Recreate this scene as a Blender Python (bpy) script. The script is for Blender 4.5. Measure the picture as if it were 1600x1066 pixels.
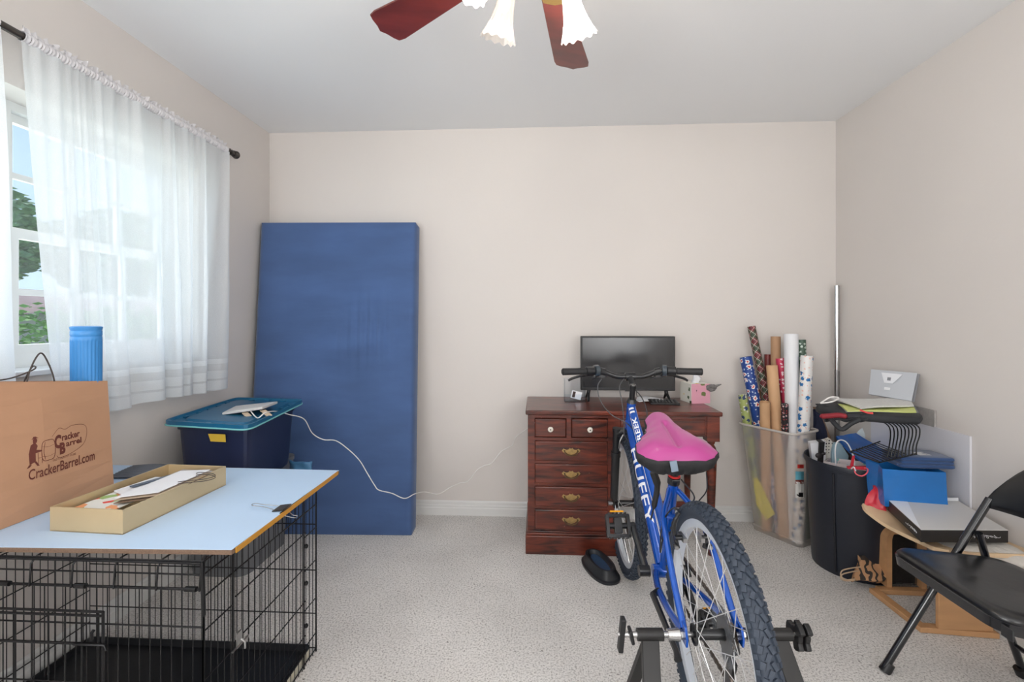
import bpy, bmesh, math, random
from mathutils import Vector, Matrix, Euler
random.seed(7)
V = Vector
PI = math.pi
for o in list(bpy.data.objects):
    bpy.data.objects.remove(o)
COL = bpy.context.scene.collection
SC = bpy.context.scene

# ------------------------------------------------------------ camera, sky, light, exposure
YAW = 0.0522
FPX = 730.0
CZ = 1.22
cam = bpy.data.cameras.new('camera')
cam.sensor_width = 36.0
cam.lens = 36.0 * FPX / 1600.0
cam.shift_y = -30.0 / 1600.0
cam.clip_start = 0.05
camo = bpy.data.objects.new('camera', cam)
COL.objects.link(camo)
camo.location = (0, 0, CZ)
camo.rotation_euler = (PI / 2, 0, YAW)
SC.camera = camo

w = bpy.data.worlds.new('sky')
SC.world = w
w.use_nodes = True
nt = w.node_tree
nt.nodes.clear()
tc = nt.nodes.new('ShaderNodeTexCoord')
sep = nt.nodes.new('ShaderNodeSeparateXYZ')
rmp = nt.nodes.new('ShaderNodeValToRGB')
bgn = nt.nodes.new('ShaderNodeBackground')
wo = nt.nodes.new('ShaderNodeOutputWorld')
rmp.color_ramp.elements[0].color = (0.62, 0.76, 0.95, 1)
rmp.color_ramp.elements[1].color = (0.22, 0.42, 0.85, 1)
rmp.color_ramp.elements[1].position = 0.9
nt.links.new(tc.outputs['Generated'], sep.inputs[0])
nt.links.new(sep.outputs['Z'], rmp.inputs[0])
nt.links.new(rmp.outputs[0], bgn.inputs[0])
nt.links.new(bgn.outputs[0], wo.inputs[0])
bgn.inputs[1].default_value = 1.25

def lamp(name, kind, loc, power, color=(1, 1, 1), rot=(0, 0, 0), size=None, sizey=None, radius=None):
    l = bpy.data.lights.new(name, kind)
    l.energy = power
    l.color = color
    if kind == 'AREA':
        l.shape = 'RECTANGLE'
        l.size = size
        l.size_y = sizey
    elif radius is not None:
        if kind == 'SUN': l.angle = radius
        else: l.shadow_soft_size = radius
    o = bpy.data.objects.new(name, l)
    COL.objects.link(o)
    o.location = loc
    o.rotation_euler = rot
    return o
lamp('sun', 'SUN', (-5, 5, 8), 2.6, (1, .95, .86), (math.radians(38), 0, math.radians(200)), radius=.02)
# daylight through the curtained window; rear pair is added fill, with no opening there
lamp('window_daylight', 'AREA', (-2.12, 1.35, 1.55), 20, (.95, .98, 1), (0, -PI / 2, 0), 0.95, 1.9)
lamp('rear_left_fill', 'AREA', (-1.25, -1.45, 1.45), 78, (.975, .988, 1), (PI / 2 + .68, 0, -.95), 1.4, 1.6)
lamp('rear_right_fill', 'AREA', (1.3, -1.45, 1.45), 58, (.975, .988, 1), (PI / 2 + .68, 0, .95), 1.4, 1.6)
SC.view_settings.view_transform = 'Standard'
SC.view_settings.look = 'None'
SC.view_settings.gamma = 1
SC.view_settings.use_curve_mapping = False
SC.view_settings.exposure = 0.12

# ------------------------------------------------------------ helpers
_c, _s = math.cos(YAW), math.sin(YAW)
def W(x, d, z):
    """x metres right of, d metres ahead of the camera stand, z above the floor -> room coordinates"""
    return V((_c * x - _s * d, _s * x + _c * d, z))
def P(px, py, d):
    """room point seen at pixel (px, py) at real distance d ahead"""
    return W((px - 800) / FPX * d, d, CZ - (py - 503) / FPX * d)
def PX(px, py, X):
    """room point at pixel on the vertical plane x = X (side walls)"""
    k = (px - 800) / FPX
    d = X / (_c * k - _s)
    return P(px, py, d)
def PZ(px, py, z):
    d = (CZ - z) * FPX / (py - 503)
    return P(px, py, d)

def s2l(c):
    return tuple((v / 255 / 12.92) if v / 255 <= 0.04045 else ((v / 255 + 0.055) / 1.055) ** 2.4 for v in c)

class NT:
    def __init__(s, m):
        s.t = m.node_tree
    def n(s, typ, **kw):
        nd = s.t.nodes.new(typ)
        for k, v in kw.items():
            if k.startswith('_'): setattr(nd, k[1:], v)
            else:
                key = int(k[1:]) if k[0] == 'i' and k[1:].isdigit() else k.replace('__', ' ')
                if hasattr(v, 'is_output') or isinstance(v, bpy.types.NodeSocket): s.t.links.new(v, nd.inputs[key])
                else: nd.inputs[key].default_value = v
        return nd
    def math(s, op, a, b=None):
        nd = s.t.nodes.new('ShaderNodeMath'); nd.operation = op
        for i, v in enumerate((a, b)):
            if v is None: continue
            if isinstance(v, bpy.types.NodeSocket): s.t.links.new(v, nd.inputs[i])
            else: nd.inputs[i].default_value = v
        return nd.outputs[0]
    def mix(s, f, a, b, mode='MIX'):
        nd = s.t.nodes.new('ShaderNodeMix'); nd.data_type = 'RGBA'; nd.blend_type = mode
        for i, v in ((0, f), (6, a), (7, b)):
            if isinstance(v, bpy.types.NodeSocket): s.t.links.new(v, nd.inputs[i])
            else: nd.inputs[i].default_value = v if i == 0 else (tuple(v) + (1,))[:4]
        return nd.outputs[2]
    def link(s, a, b): s.t.links.new(a, b)

def mat(name, rgb, rough=.6, metal=0, spec=.5, coat=0, alpha=1, trans=0, var=0, vscale=8, bump=0, bscale=200, emis=None, sheen=0, vrgb=None, stretch=None, lin=False):
    m = bpy.data.materials.new(name)
    m.use_nodes = True
    b = m.node_tree.nodes['Principled BSDF']
    col = rgb if lin else s2l(rgb)
    b.inputs['Base Color'].default_value = (*col, 1)
    b.inputs['Roughness'].default_value = rough
    b.inputs['Metallic'].default_value = metal
    b.inputs['Specular IOR Level'].default_value = spec
    b.inputs['Coat Weight'].default_value = coat
    b.inputs['Coat Roughness'].default_value = .12
    b.inputs['Alpha'].default_value = alpha
    b.inputs['Transmission Weight'].default_value = trans
    b.inputs['Sheen Weight'].default_value = sheen
    N = NT(m)
    co = None
    if var or bump:
        co = N.n('ShaderNodeTexCoord').outputs['Object']
        if stretch:
            co = N.n('ShaderNodeMapping', Vector=co, Scale=stretch).outputs[0]
    if var:
        no = N.n('ShaderNodeTexNoise', Vector=co, Scale=vscale, Detail=5)
        r = N.n('ShaderNodeValToRGB', Fac=no.outputs[0])
        v2 = s2l(vrgb) if vrgb else tuple(c * (1 - var) for c in col)
        r.color_ramp.elements[0].position = .35; r.color_ramp.elements[1].position = .68
        r.color_ramp.elements[0].color = (*v2, 1)
        r.color_ramp.elements[1].color = (*col, 1)
        N.link(r.outputs[0], b.inputs['Base Color'])
    if bump:
        nb = N.n('ShaderNodeTexNoise', Vector=co, Scale=bscale, Detail=3)
        bn = N.n('ShaderNodeBump', Height=nb.outputs[0], Strength=bump, Distance=.004)
        N.link(bn.outputs[0], b.inputs['Normal'])
    if emis:
        b.inputs['Emission Color'].default_value = (*s2l(emis[0]), 1)
        b.inputs['Emission Strength'].default_value = emis[1]
    return m

OFF = {}
def off(p):
    o = V((0, 0, 0))
    while p is not None:
        o = o + OFF.get(p.name, V((0, 0, 0)))
        p = p.parent
    return o
def tag(o, label=None, cat=None, group=None, kind=None):
    if label: o['label'] = label
    if cat: o['category'] = cat
    if group: o['group'] = group
    if kind: o['kind'] = kind
    return o
def thing(name, label, cat, base, group=None):
    o = bpy.data.objects.new(name, None)
    o.empty_display_size = .05
    COL.objects.link(o)
    o.location = base
    OFF[o.name] = V(base)
    return tag(o, label, cat, group)

def frame(d):
    d = V(d).normalized()
    u = d.cross(V((0, 0, 1)))
    if u.length < 1e-3: u = d.cross(V((0, 1, 0)))
    u.normalize()
    return u, u.cross(d).normalized() * 1.0, d

class MB:
    def __init__(s):
        s.v = []; s.f = []; s.uv = {}
    def add(s, vs, fs, M=None):
        b = len(s.v)
        s.v += [(M @ V(p)) if M is not None else V(p) for p in vs]
        s.f += [tuple(i + b for i in f) for f in fs]
        return s
    def box(s, c, d, R=None, taper=1.0):
        x, y, z = d[0] / 2, d[1] / 2, d[2] / 2
        vs = [(-x, -y, -z), (x, -y, -z), (x, y, -z), (-x, y, -z)] + [(i * taper, j * taper, z) for i, j in ((-x, -y), (x, -y), (x, y), (-x, y))]
        fs = [(0, 3, 2, 1), (4, 5, 6, 7), (0, 1, 5, 4), (1, 2, 6, 5), (2, 3, 7, 6), (3, 0, 4, 7)]
        M = Matrix.Translation(c) @ (R.to_4x4() if R is not None else Matrix())
        return s.add(vs, fs, M)
    def bx(s, x0, x1, y0, y1, z0, z1):
        return s.box(((x0 + x1) / 2, (y0 + y1) / 2, (z0 + z1) / 2), (x1 - x0, y1 - y0, z1 - z0))
    def ring(s, c, u, v, r, n, ph=0):
        return [V(c) + u * (r * math.cos(ph + 2 * PI * i / n)) + v * (r * math.sin(ph + 2 * PI * i / n)) for i in range(n)]
    def cyl(s, a, b, r, r2=None, n=16, caps=True):
        a, b = V(a), V(b)
        r2 = r if r2 is None else r2
        u, v, d = frame(b - a)
        vs = s.ring(a, u, v, r, n) + s.ring(b, u, v, r2, n)
        fs = [(i, (i + 1) % n, n + (i + 1) % n, n + i) for i in range(n)]
        if caps: fs += [tuple(range(n - 1, -1, -1)), tuple(range(n, 2 * n))]
        return s.add(vs, fs)
    def tube(s, pts, r, n=8, closed=False, caps=True):
        pts = [V(p) for p in pts]
        m = len(pts)
        rs = r if isinstance(r, (list, tuple)) else [r] * m
        ts = []
        for i in range(m):
            a = pts[(i - 1) % m] if (closed or i > 0) else pts[0]
            b = pts[(i + 1) % m] if (closed or i < m - 1) else pts[-1]
            t = (b - a)
            ts.append(t.normalized() if t.length > 1e-9 else V((0, 0, 1)))
        u, v, _ = frame(ts[0])
        vs = []
        for i in range(m):
            u = (u - ts[i] * u.dot(ts[i]))
            u.normalize()
            v = ts[i].cross(u)
            vs += s.ring(pts[i], u, v, rs[i], n)
        fs = []
        for i in range(m if closed else m - 1):
            k = (i + 1) % m
            for j in range(n):
                fs.append((i * n + j, i * n + (j + 1) % n, k * n + (j + 1) % n, k * n + j))
        if caps and not closed:
            fs += [tuple(range(n - 1, -1, -1)), tuple(range((m - 1) * n, m * n))]
        return s.add(vs, fs)
    def lathe(s, prof, n=32, M=None, closed=False, arc=2 * PI):
        full = abs(arc - 2 * PI) < 1e-6
        k = n if full else n + 1
        vs = []
        for i in range(k):
            a = arc * i / n
            for (r, z) in prof: vs.append((r * math.cos(a), r * math.sin(a), z))
        m = len(prof); fs = []
        for i in range(n):
            i2 = (i + 1) % k
            for j in range(m if closed else m - 1):
                j2 = (j + 1) % m
                fs.append((i * m + j, i2 * m + j, i2 * m + j2, i * m + j2))
        return s.add(vs, fs, M)
    def prism(s, poly, z0, z1, M=None):
        n = len(poly)
        vs = [(p[0], p[1], z0) for p in poly] + [(p[0], p[1], z1) for p in poly]
        fs = [tuple(range(n - 1, -1, -1)), tuple(range(n, 2 * n))] + [(i, (i + 1) % n, n + (i + 1) % n, n + i) for i in range(n)]
        return s.add(vs, fs, M)
    def loft(s, rings, caps=True):
        n = len(rings[0]); vs = [p for r in rings for p in r]; fs = []
        for i in range(len(rings) - 1):
            for j in range(n):
                fs.append((i * n + j, i * n + (j + 1) % n, (i + 1) * n + (j + 1) % n, (i + 1) * n + j))
        if caps: fs += [tuple(range(n - 1, -1, -1)), tuple(range((len(rings) - 1) * n, len(rings) * n))]
        return s.add(vs, fs)
    def sheet(s, fn, nu, nv, th=0):
        """fn(u,v)->point; optional thickness along the surface normal"""
        g = [[V(fn(i / nu, j / nv)) for j in range(nv + 1)] for i in range(nu + 1)]
        top = [p for r in g for p in r]
        m = nv + 1
        fs = [(i * m + j, (i + 1) * m + j, (i + 1) * m + j + 1, i * m + j + 1) for i in range(nu) for j in range(nv)]
        if not th: return s.add(top, fs)
        nr = []
        for i in range(nu + 1):
            for j in range(nv + 1):
                a = g[min(i + 1, nu)][j] - g[max(i - 1, 0)][j]
                b = g[i][min(j + 1, nv)] - g[i][max(j - 1, 0)]
                q = a.cross(b)
                nr.append(q.normalized() if q.length > 1e-12 else V((0, 0, 1)))
        bot = [p - q * th for p, q in zip(top, nr)]
        k = len(top)
        fs2 = fs + [tuple(k + q for q in reversed(f)) for f in fs]
        e = [(i * m, (i + 1) * m) for i in range(nu)] + [(nu * m + j, nu * m + j + 1) for j in range(nv)] + \
            [((i + 1) * m + nv, i * m + nv) for i in reversed(range(nu))] + [(j + 1, j) for j in reversed(range(nv))]
        fs2 += [(b_, a_, k + a_, k + b_) for a_, b_ in e]
        return s.add(top + bot, fs2)
    def sphere(s, c, r, n=12, m=8, sc=(1, 1, 1), R=None):
        vs = []; fs = []
        for j in range(m + 1):
            t = PI * j / m
            for i in range(n):
                a = 2 * PI * i / n
                p = V((r * sc[0] * math.sin(t) * math.cos(a), r * sc[1] * math.sin(t) * math.sin(a), r * sc[2] * math.cos(t)))
                if R is not None: p = R @ p
                vs.append(V(c) + p)
        for j in range(m):
            for i in range(n):
                fs.append((j * n + i, (j + 1) * n + i, (j + 1) * n + (i + 1) % n, j * n + (i + 1) % n))
        return s.add(vs, fs)
    def build(s, name, m, parent=None, smooth=False, bevel=0, seg=2, label=None, cat=None, group=None, kind=None, base=None, sub=0, local=False, uv=None):
        me = bpy.data.meshes.new(name)
        o_ = V((0, 0, 0)) if local else (off(parent) + (V(base) if base is not None else V((0, 0, 0))))
        me.from_pydata([tuple(p - o_) for p in s.v], [], s.f)
        if uv:
            ul = me.uv_layers.new(name='UVMap')
            for l in me.loops: ul.data[l.index].uv = uv[l.vertex_index]
        bm = bmesh.new(); bm.from_mesh(me)
        bmesh.ops.remove_doubles(bm, verts=bm.verts, dist=1e-6) if not uv else None
        bmesh.ops.recalc_face_normals(bm, faces=bm.faces)
        bm.to_mesh(me); bm.free()
        for mm in (m if isinstance(m, (list, tuple)) else [m]): me.materials.append(mm)
        if smooth:
            for p in me.polygons: p.use_smooth = True
            try: me.set_sharp_from_angle(angle=math.radians(38 if smooth is True else smooth))
            except Exception: pass
        o = bpy.data.objects.new(name, me)
        COL.objects.link(o)
        if base is not None and not local:
            o.location = V(base); OFF[o.name] = V(base)
        if parent is not None: o.parent = parent
        if bevel:
            b = o.modifiers.new('bevel', 'BEVEL'); b.width = bevel; b.segments = seg; b.limit_method = 'ANGLE'; b.angle_limit = math.radians(40)
            b.harden_normals = False
            for p in me.polygons: p.use_smooth = True
            try: me.set_sharp_from_angle(angle=math.radians(50))
            except Exception: pass
        if sub:
            q = o.modifiers.new('sub', 'SUBSURF'); q.levels = q.render_levels = sub
        tag(o, label, cat, group, kind)
        return o

def struct(o, label=None):
    o['kind'] = 'structure'
    if label: o['label'] = label
    return o

def catmull(pts, k=8, closed=False):
    pts = [V(p) for p in pts]; n = len(pts); out = []
    rng = n if closed else n - 1
    for i in range(rng):
        p0 = pts[(i - 1) % n] if (closed or i > 0) else pts[0] * 2 - pts[1]
        p1 = pts[i]; p2 = pts[(i + 1) % n]
        p3 = pts[(i + 2) % n] if (closed or i + 2 < n) else p2 * 2 - p1
        for j in range(k):
            t = j / k
            out.append(.5 * ((2 * p1) + (p2 - p0) * t + (2 * p0 - 5 * p1 + 4 * p2 - p3) * t * t + (3 * p1 - p0 - 3 * p2 + p3) * t ** 3))
    if not closed: out.append(pts[-1])
    return out

def textmesh(txt, size=1, bold=0.0, fit=None, cuts=None, shear=0):
    """flat text as (verts, faces), origin bottom-left; fit=(w,h) scales it"""
    cu = bpy.data.curves.new('t', 'FONT'); cu.body = txt; cu.size = size; cu.offset = bold; cu.resolution_u = 3; cu.shear = shear
    ob = bpy.data.objects.new('t', cu); COL.objects.link(ob)
    dg = bpy.context.evaluated_depsgraph_get(); dg.update()
    me = bpy.data.meshes.new_from_object(ob.evaluated_get(dg))
    bpy.data.objects.remove(ob); bpy.data.curves.remove(cu)
    bm = bmesh.new(); bm.from_mesh(me); bpy.data.meshes.remove(me)
    xs = [v.co.x for v in bm.verts]; ys = [v.co.y for v in bm.verts]
    x0, y0 = min(xs), min(ys); sx = sy = 1
    if fit: sx = fit[0] / (max(xs) - x0); sy = fit[1] / (max(ys) - y0)
    for v in bm.verts: v.co = V(((v.co.x - x0) * sx, (v.co.y - y0) * sy, 0))
    if cuts:
        for c in cuts:
            bmesh.ops.bisect_plane(bm, geom=bm.verts[:] + bm.edges[:] + bm.faces[:], plane_co=(0, c, 0), plane_no=(0, 1, 0))
    bm.verts.index_update()
    vs = [v.co.copy() for v in bm.verts]; fs = [tuple(v.index for v in f.verts) for f in bm.faces]
    bm.free()
    return vs, fs
def basis(o, x, y):
    x = V(x).normalized(); z = x.cross(V(y)).normalized(); y = z.cross(x)
    M = Matrix.Identity(4)
    for i in range(3):
        M[i][0] = x[i]; M[i][1] = y[i]; M[i][2] = z[i]; M[i][3] = o[i]
    return M
def text(txt, o, x, y, m, parent, fit=None, size=.03, bold=0, name='lettering', shear=0, lift=.0006):
    vs, fs = textmesh(txt, size, bold, fit, shear=shear)
    M = basis(o, x, y) @ Matrix.Translation((0, 0, lift))
    return MB().add(vs, fs, M).build(name, m, parent)

def wire(pts, r, name, m, parent=None, k=8, n=6, closed=False, **kw):
    return MB().tube(catmull(pts, k, closed), r, n, closed).build(name, m, parent, smooth=True, **kw)

# ------------------------------------------------------------ materials
M_ = {}
M_['wall'] = mat('wall_paint', (219, 213, 208), .85, var=.025, vscale=1.5, bump=.08, bscale=60)
M_['ceil'] = mat('ceiling_paint', (236, 237, 238), .9, bump=.05, bscale=80)
M_['trimw'] = mat('white_trim', (222, 222, 220), .45)
M_['black'] = mat('black_plastic', (22, 22, 24), .42)
M_['blackm'] = mat('black_metal', (18, 18, 20), .35, metal=.3)
M_['white'] = mat('white_paint', (232, 232, 232), .5)
M_['chrome'] = mat('chrome', (200, 200, 200), .22, metal=1)
M_['steel'] = mat('steel', (165, 165, 165), .32, metal=1)
M_['blue'] = mat('bike_blue', (8, 84, 186), .25, metal=.25, coat=.7, var=.12, vscale=40)
M_['rubber'] = mat('tyre_rubber', (50, 59, 72), .62, bump=.2, bscale=250)
M_['navyplast'] = mat('navy_plastic', (24, 34, 66), .45)
M_['kraft'] = mat('kraft_paper', (190, 146, 114), .8, var=.08, vscale=6, bump=.25, bscale=12)
M_['paperw'] = mat('white_paper', (225, 226, 230), .8)
M_['gold'] = mat('brass', (222, 186, 116), .25, metal=1)
# ============================================================ THE ROOM
XL, XR, YB, YF, H = -1.724, 1.815, 2.935, -1.7, 2.44
# floor: pale carpet with dark flecks
mf = bpy.data.materials.new('floor_carpet'); mf.use_nodes = True
N = NT(mf); b = mf.node_tree.nodes['Principled BSDF']
co = N.n('ShaderNodeTexCoord').outputs['Object']
n1 = N.n('ShaderNodeTexNoise', Vector=co, Scale=3.0, Detail=6)
n2 = N.n('ShaderNodeTexNoise', Vector=co, Scale=140, Detail=4)
n2.inputs['Roughness'].default_value = .75
r1 = N.n('ShaderNodeValToRGB', Fac=n1.outputs[0])
r1.color_ramp.elements[0].position = .3; r1.color_ramp.elements[1].position = .7
r1.color_ramp.elements[0].color = (*s2l((216, 213, 210)), 1); r1.color_ramp.elements[1].color = (*s2l((234, 231, 228)), 1)
r2 = N.n('ShaderNodeValToRGB', Fac=n2.outputs[0])
r2.color_ramp.elements[0].position = .34; r2.color_ramp.elements[0].color = (.36, .35, .34, 1)
r2.color_ramp.elements[1].position = .52; r2.color_ramp.elements[1].color = (1, 1, 1, 1)
c1 = N.mix(1.0, r1.outputs[0], r2.outputs[0], 'MULTIPLY')
vo = N.n('ShaderNodeTexVoronoi', Vector=co, Scale=42)
wn = N.n('ShaderNodeTexNoise', Vector=co, Scale=5.5, Detail=2)
thr = N.math('MULTIPLY', wn.outputs[0], .28)
spot = N.math('LESS_THAN', vo.outputs['Distance'], N.math('SUBTRACT', thr, .045))
cr = N.n('ShaderNodeSeparateColor', Color=vo.outputs['Color'])
spot2 = N.math('MULTIPLY', spot, N.math('GREATER_THAN', cr.outputs[0], .60))
c2 = N.mix(N.math('MULTIPLY', spot2, .8), c1, s2l((92, 86, 82)))
N.link(c2, b.inputs['Base Color']); b.inputs['Roughness'].default_value = .95; b.inputs['Specular IOR Level'].default_value = .15
bn = N.n('ShaderNodeBump', Height=n2.outputs[0], Strength=.35, Distance=.004); N.link(bn.outputs[0], b.inputs['Normal'])
struct(MB().bx(XL - .2, XR + .2, YF - .2, YB + .2, -.1, 0).build('floor', mf), 'pale grey carpet floor with small dark flecks')
struct(MB().bx(XL - .2, XR + .2, YF - .2, YB + .2, H, H + .1).build('ceiling', M_['ceil']), 'plain pale grey ceiling')
struct(MB().bx(XL - .2, XR + .2, YB, YB + .12, 0, H).build('wall_back', M_['wall']), 'cream back wall')
struct(MB().bx(XR, XR + .12, YF, YB, 0, H).build('wall_right', M_['wall']), 'cream right wall')
struct(MB().bx(XL - .2, XR + .2, YF - .12, YF, 0, H).build('wall_rear', M_['wall']), 'cream wall behind the viewpoint')
WY0, WY1, WZ0, WZ1, WXO = .35, 2.30, 1.055, 2.0, XL - .2
wl = MB()
wl.bx(WXO, XL, YF, WY0, 0, H); wl.bx(WXO, XL, WY1, YB, 0, H)
wl.bx(WXO, XL, WY0, WY1, 0, WZ0 - .02); wl.bx(WXO, XL, WY0, WY1, WZ1, H)
struct(wl.build('wall_left', M_['wall']), 'cream left wall with the window opening')
# baseboards with profile
def board(a, b_, nrm, name):
    a, b_, nrm = V(a), V(b_), V(nrm)
    prof = [(0, 0), (.016, 0), (.016, .045), (.013, .05), (.013, .062), (.010, .066), (.010, .082), (.004, .09), (0, .09)]
    m = MB()
    n = len(prof)
    vs = [a + nrm * p[0] + V((0, 0, p[1])) for p in prof] + [b_ + nrm * p[0] + V((0, 0, p[1])) for p in prof]
    m.add(vs, [(i, i + 1, n + i + 1, n + i) for i in range(n - 1)] + [tuple(range(n)), tuple(range(n, 2 * n))])
    struct(m.build(name, M_['trimw']), 'white moulded baseboard')
board((XL, YB, 0), (XR, YB, 0), (0, -1, 0), 'baseboard_back')
board((XL, YF, 0), (XL, YB - .016, 0), (1, 0, 0), 'baseboard_left')
board((XR, YF, 0), (XR, YB - .016, 0), (-1, 0, 0), 'baseboard_right')
# marble sill
ms = mat('marble_sill', (205, 208, 212), .2, var=.1, vscale=7)
struct(MB().bx(WXO + .03, XL + .022, WY0 - .02, WY1 + .02, WZ0 - .02, WZ0).build('trim_1', ms, bevel=.004), 'pale marble window sill')
# window with two units of double hung sashes with muntins
glass = bpy.data.materials.new('window_glass'); glass.use_nodes = True
N = NT(glass); glass.node_tree.nodes.remove(glass.node_tree.nodes['Principled BSDF'])
gt = N.n('ShaderNodeBsdfTransparent'); gt.inputs[0].default_value = (.95, .98, .98, 1)
gg = N.n('ShaderNodeBsdfGlossy'); gg.inputs['Roughness'].default_value = .02
mx = N.n('ShaderNodeMixShader', Fac=.06); N.link(gt.outputs[0], mx.inputs[1]); N.link(gg.outputs[0], mx.inputs[2])
N.link(mx.outputs[0], glass.node_tree.nodes['Material Output'].inputs[0])
WX = -1.885
wr = thing('window_1', None, None, (WX, WY0, WZ0)); wr['kind'] = 'structure'; wr['label'] = 'white window of small panes behind sheer curtains'
fm = MB()
fm.bx(WX - .03, WX + .03, WY0, WY1, WZ1 - .03, WZ1); fm.bx(WX - .03, WX + .03, WY0, WY1, WZ0, WZ0 + .05)
ymid = 1.522
for y in (WY0 + .015, WY1 - .015): fm.bx(WX - .03, WX + .03, y - .02, y + .02, WZ0 + .05, WZ1 - .03)
fm.bx(WX - .03, WX + .03, ymid - .035, ymid + .035, WZ0 + .05, WZ1 - .03)
fm.build('window_frame', M_['trimw'], wr)
for u0, u1 in ((WY0 + .035, ymid - .035), (ymid + .035, WY1 - .035)):
    for k, (z0, z1, dx) in enumerate(((WZ0 + .05, 1.55, .012), (1.53, WZ1 - .03, -.012))):
        sm = MB(); x = WX + dx
        sm.bx(x - .012, x + .012, u0, u1, z0, z0 + .032); sm.bx(x - .012, x + .012, u0, u1, z1 - .03, z1)
        sm.bx(x - .012, x + .012, u0, u0 + .03, z0 + .032, z1 - .03); sm.bx(x - .012, x + .012, u1 - .03, u1, z0 + .032, z1 - .03)
        sash = sm.build('sash', M_['trimw'], wr)
        mu = MB()
        nq = 3 if u0 > 1.5 else 5
        for q in range(1, nq):
            y = u0 + .03 + (u1 - u0 - .06) * q / nq
            mu.bx(x - .008, x + .008, y - .011, y + .011, z0 + .03, z1 - .03)
        zz = (z0 + z1) / 2
        mu.bx(x - .0072, x + .0072, u0 + .03, u1 - .03, zz - .011, zz + .011)
        mu.build('muntin', M_['trimw'], sash)
        for q in range(nq):
            ya = u0 + .03 + (u1 - u0 - .06) * q / nq + .011; yb = u0 + .03 + (u1 - u0 - .06) * (q + 1) / nq - .011
            for za, zb in ((z0 + .032, zz - .011), (zz + .011, z1 - .03)):
                MB().bx(x - .002, x + .002, ya, yb, za, zb).build('pane', glass, sash)

# ---------------- outside the window
ml = mat('hedge_leaf', (130, 186, 60), .6, var=.5, vscale=9)
md = mat('tree_leaf', (128, 168, 104), .6, var=.5, vscale=5)
def leaves(m, c, ext, n, s, R):
    for _ in range(n):
        while True:
            p = V((R.uniform(-1, 1), R.uniform(-1, 1), R.uniform(-1, 1)))
            if .35 < p.length < 1: break
        p = V((p[0] * ext[0], p[1] * ext[1], p[2] * ext[2])) + V(c)
        a = V((R.uniform(-1, 1), R.uniform(-1, 1), R.uniform(-1, 1))).normalized(); u, v, _d = frame(a)
        q = s * R.uniform(.6, 1.3)
        m.add([p - u * q, p + v * q * .45, p + u * q, p - v * q * .45], [(0, 1, 2, 3)])
R = random.Random(3)
m = MB()
for i in range(14): leaves(m, (-6.4 + .1 * i, 3.4 + i * .35, .85), (.5, .45, .62), 420, .05, R)
hd = m.build('hedge', ml, kind='stuff', label='bright green clipped hedge outside the window', cat='hedge')
yard = MB().bx(-30, XL - .25, -12, 30, -.4, -.35).build('lawn', mat('lawn', (120, 150, 80), .9, var=.3, vscale=3), kind='structure')
hr = thing('neighbour_house', 'neighbour house with pinkish tiled roof beyond the hedge', 'house', (-14.5, 13, -.35))
MB().bx(-17, -12, 8, 18, -.35, 1.42).build('wall', mat('house_wall', (205, 198, 188), .8), hr)
rp = MB(); rp.add([(-17.4, 7.6, 1.4), (-11.6, 7.6, 1.4), (-11.6, 18.4, 1.4), (-17.4, 18.4, 1.4), (-14.5, 9.6, 2.15), (-14.5, 16.4, 2.15)],
       [(0, 1, 4), (1, 2, 5, 4), (2, 3, 5), (3, 0, 4, 5), (0, 3, 2, 1)])
rp.build('roof', mat('roof_tile', (176, 140, 132), .8, var=.2, vscale=4), hr)
tr = [(-11.2, 8.2, 3.0), (-10.6, 11.4, 2.9), (-19.5, 15.5, 3.7)]
tl = ['broad green tree outside beyond the hedge, nearest the house', 'green tree outside to the right of the broad one', 'distant tree behind the neighbour roof']
for (x, y, z), lb in zip(tr, tl):
    t = thing('garden_tree', lb, 'tree', (x, y, -.35), 'trees outside the window')
    MB().tube([(x, y, -.35), (x + .1, y, 1.2), (x, y + .1, z)], [.16, .12, .05], 8).build('trunk', mat('bark', (96, 80, 66), .9), t, smooth=True)
    m = MB(); leaves(m, (x, y, z), (1.5, 1.5, 1.15), 3000, .13, R)
    m.build('foliage', md, t)

# ---------------- curtains
RX, RZ = -1.645, 2.135
rod = thing('curtain_rod', 'dark pewter curtain rod with ribbed end cap above the window', 'curtain rod', (RX, 1.4, RZ))
mr = mat('pewter', (92, 86, 82), .3, metal=.9)
MB().cyl((RX, .3, RZ), (RX, 2.46, RZ), .0125, n=20).build('pole', mr, rod, smooth=True)
f = MB().lathe([(0, 0), (.016, 0), (.018, .006), (.014, .01), (.02, .016), (.022, .026), (.018, .034), (.012, .038), (0, .04)], 20, Matrix.Translation((RX, 2.455, RZ)) @ Matrix.Rotation(-PI / 2, 4, 'X'))
f.build('finial', mr, rod, smooth=True)
for y in (2.43, .34):
    bk = MB(); bk.tube([(XL, y, RZ - .04), (XL + .004, y, RZ - .04), (XL + .03, y, RZ - .03), (RX, y, RZ - .014)], .004, 8)
    bk.box((XL + .003, y, RZ - .045), (.006, .018, .06)); bk.lathe([(.016, -.006), (.0165, .006)], 16, Matrix.Translation((RX, y, RZ)) @ Matrix.Rotation(PI / 2, 4, 'X'))
    bk.build('bracket', mr, rod, smooth=True)
mc = bpy.data.materials.new('sheer_fabric'); mc.use_nodes = True
N = NT(mc); nd = mc.node_tree.nodes; nd.remove(nd['Principled BSDF'])
co = N.n('ShaderNodeTexCoord').outputs['Object']; sx = N.n('ShaderNodeSeparateXYZ', Vector=co)
z = sx.outputs['Z']
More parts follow.
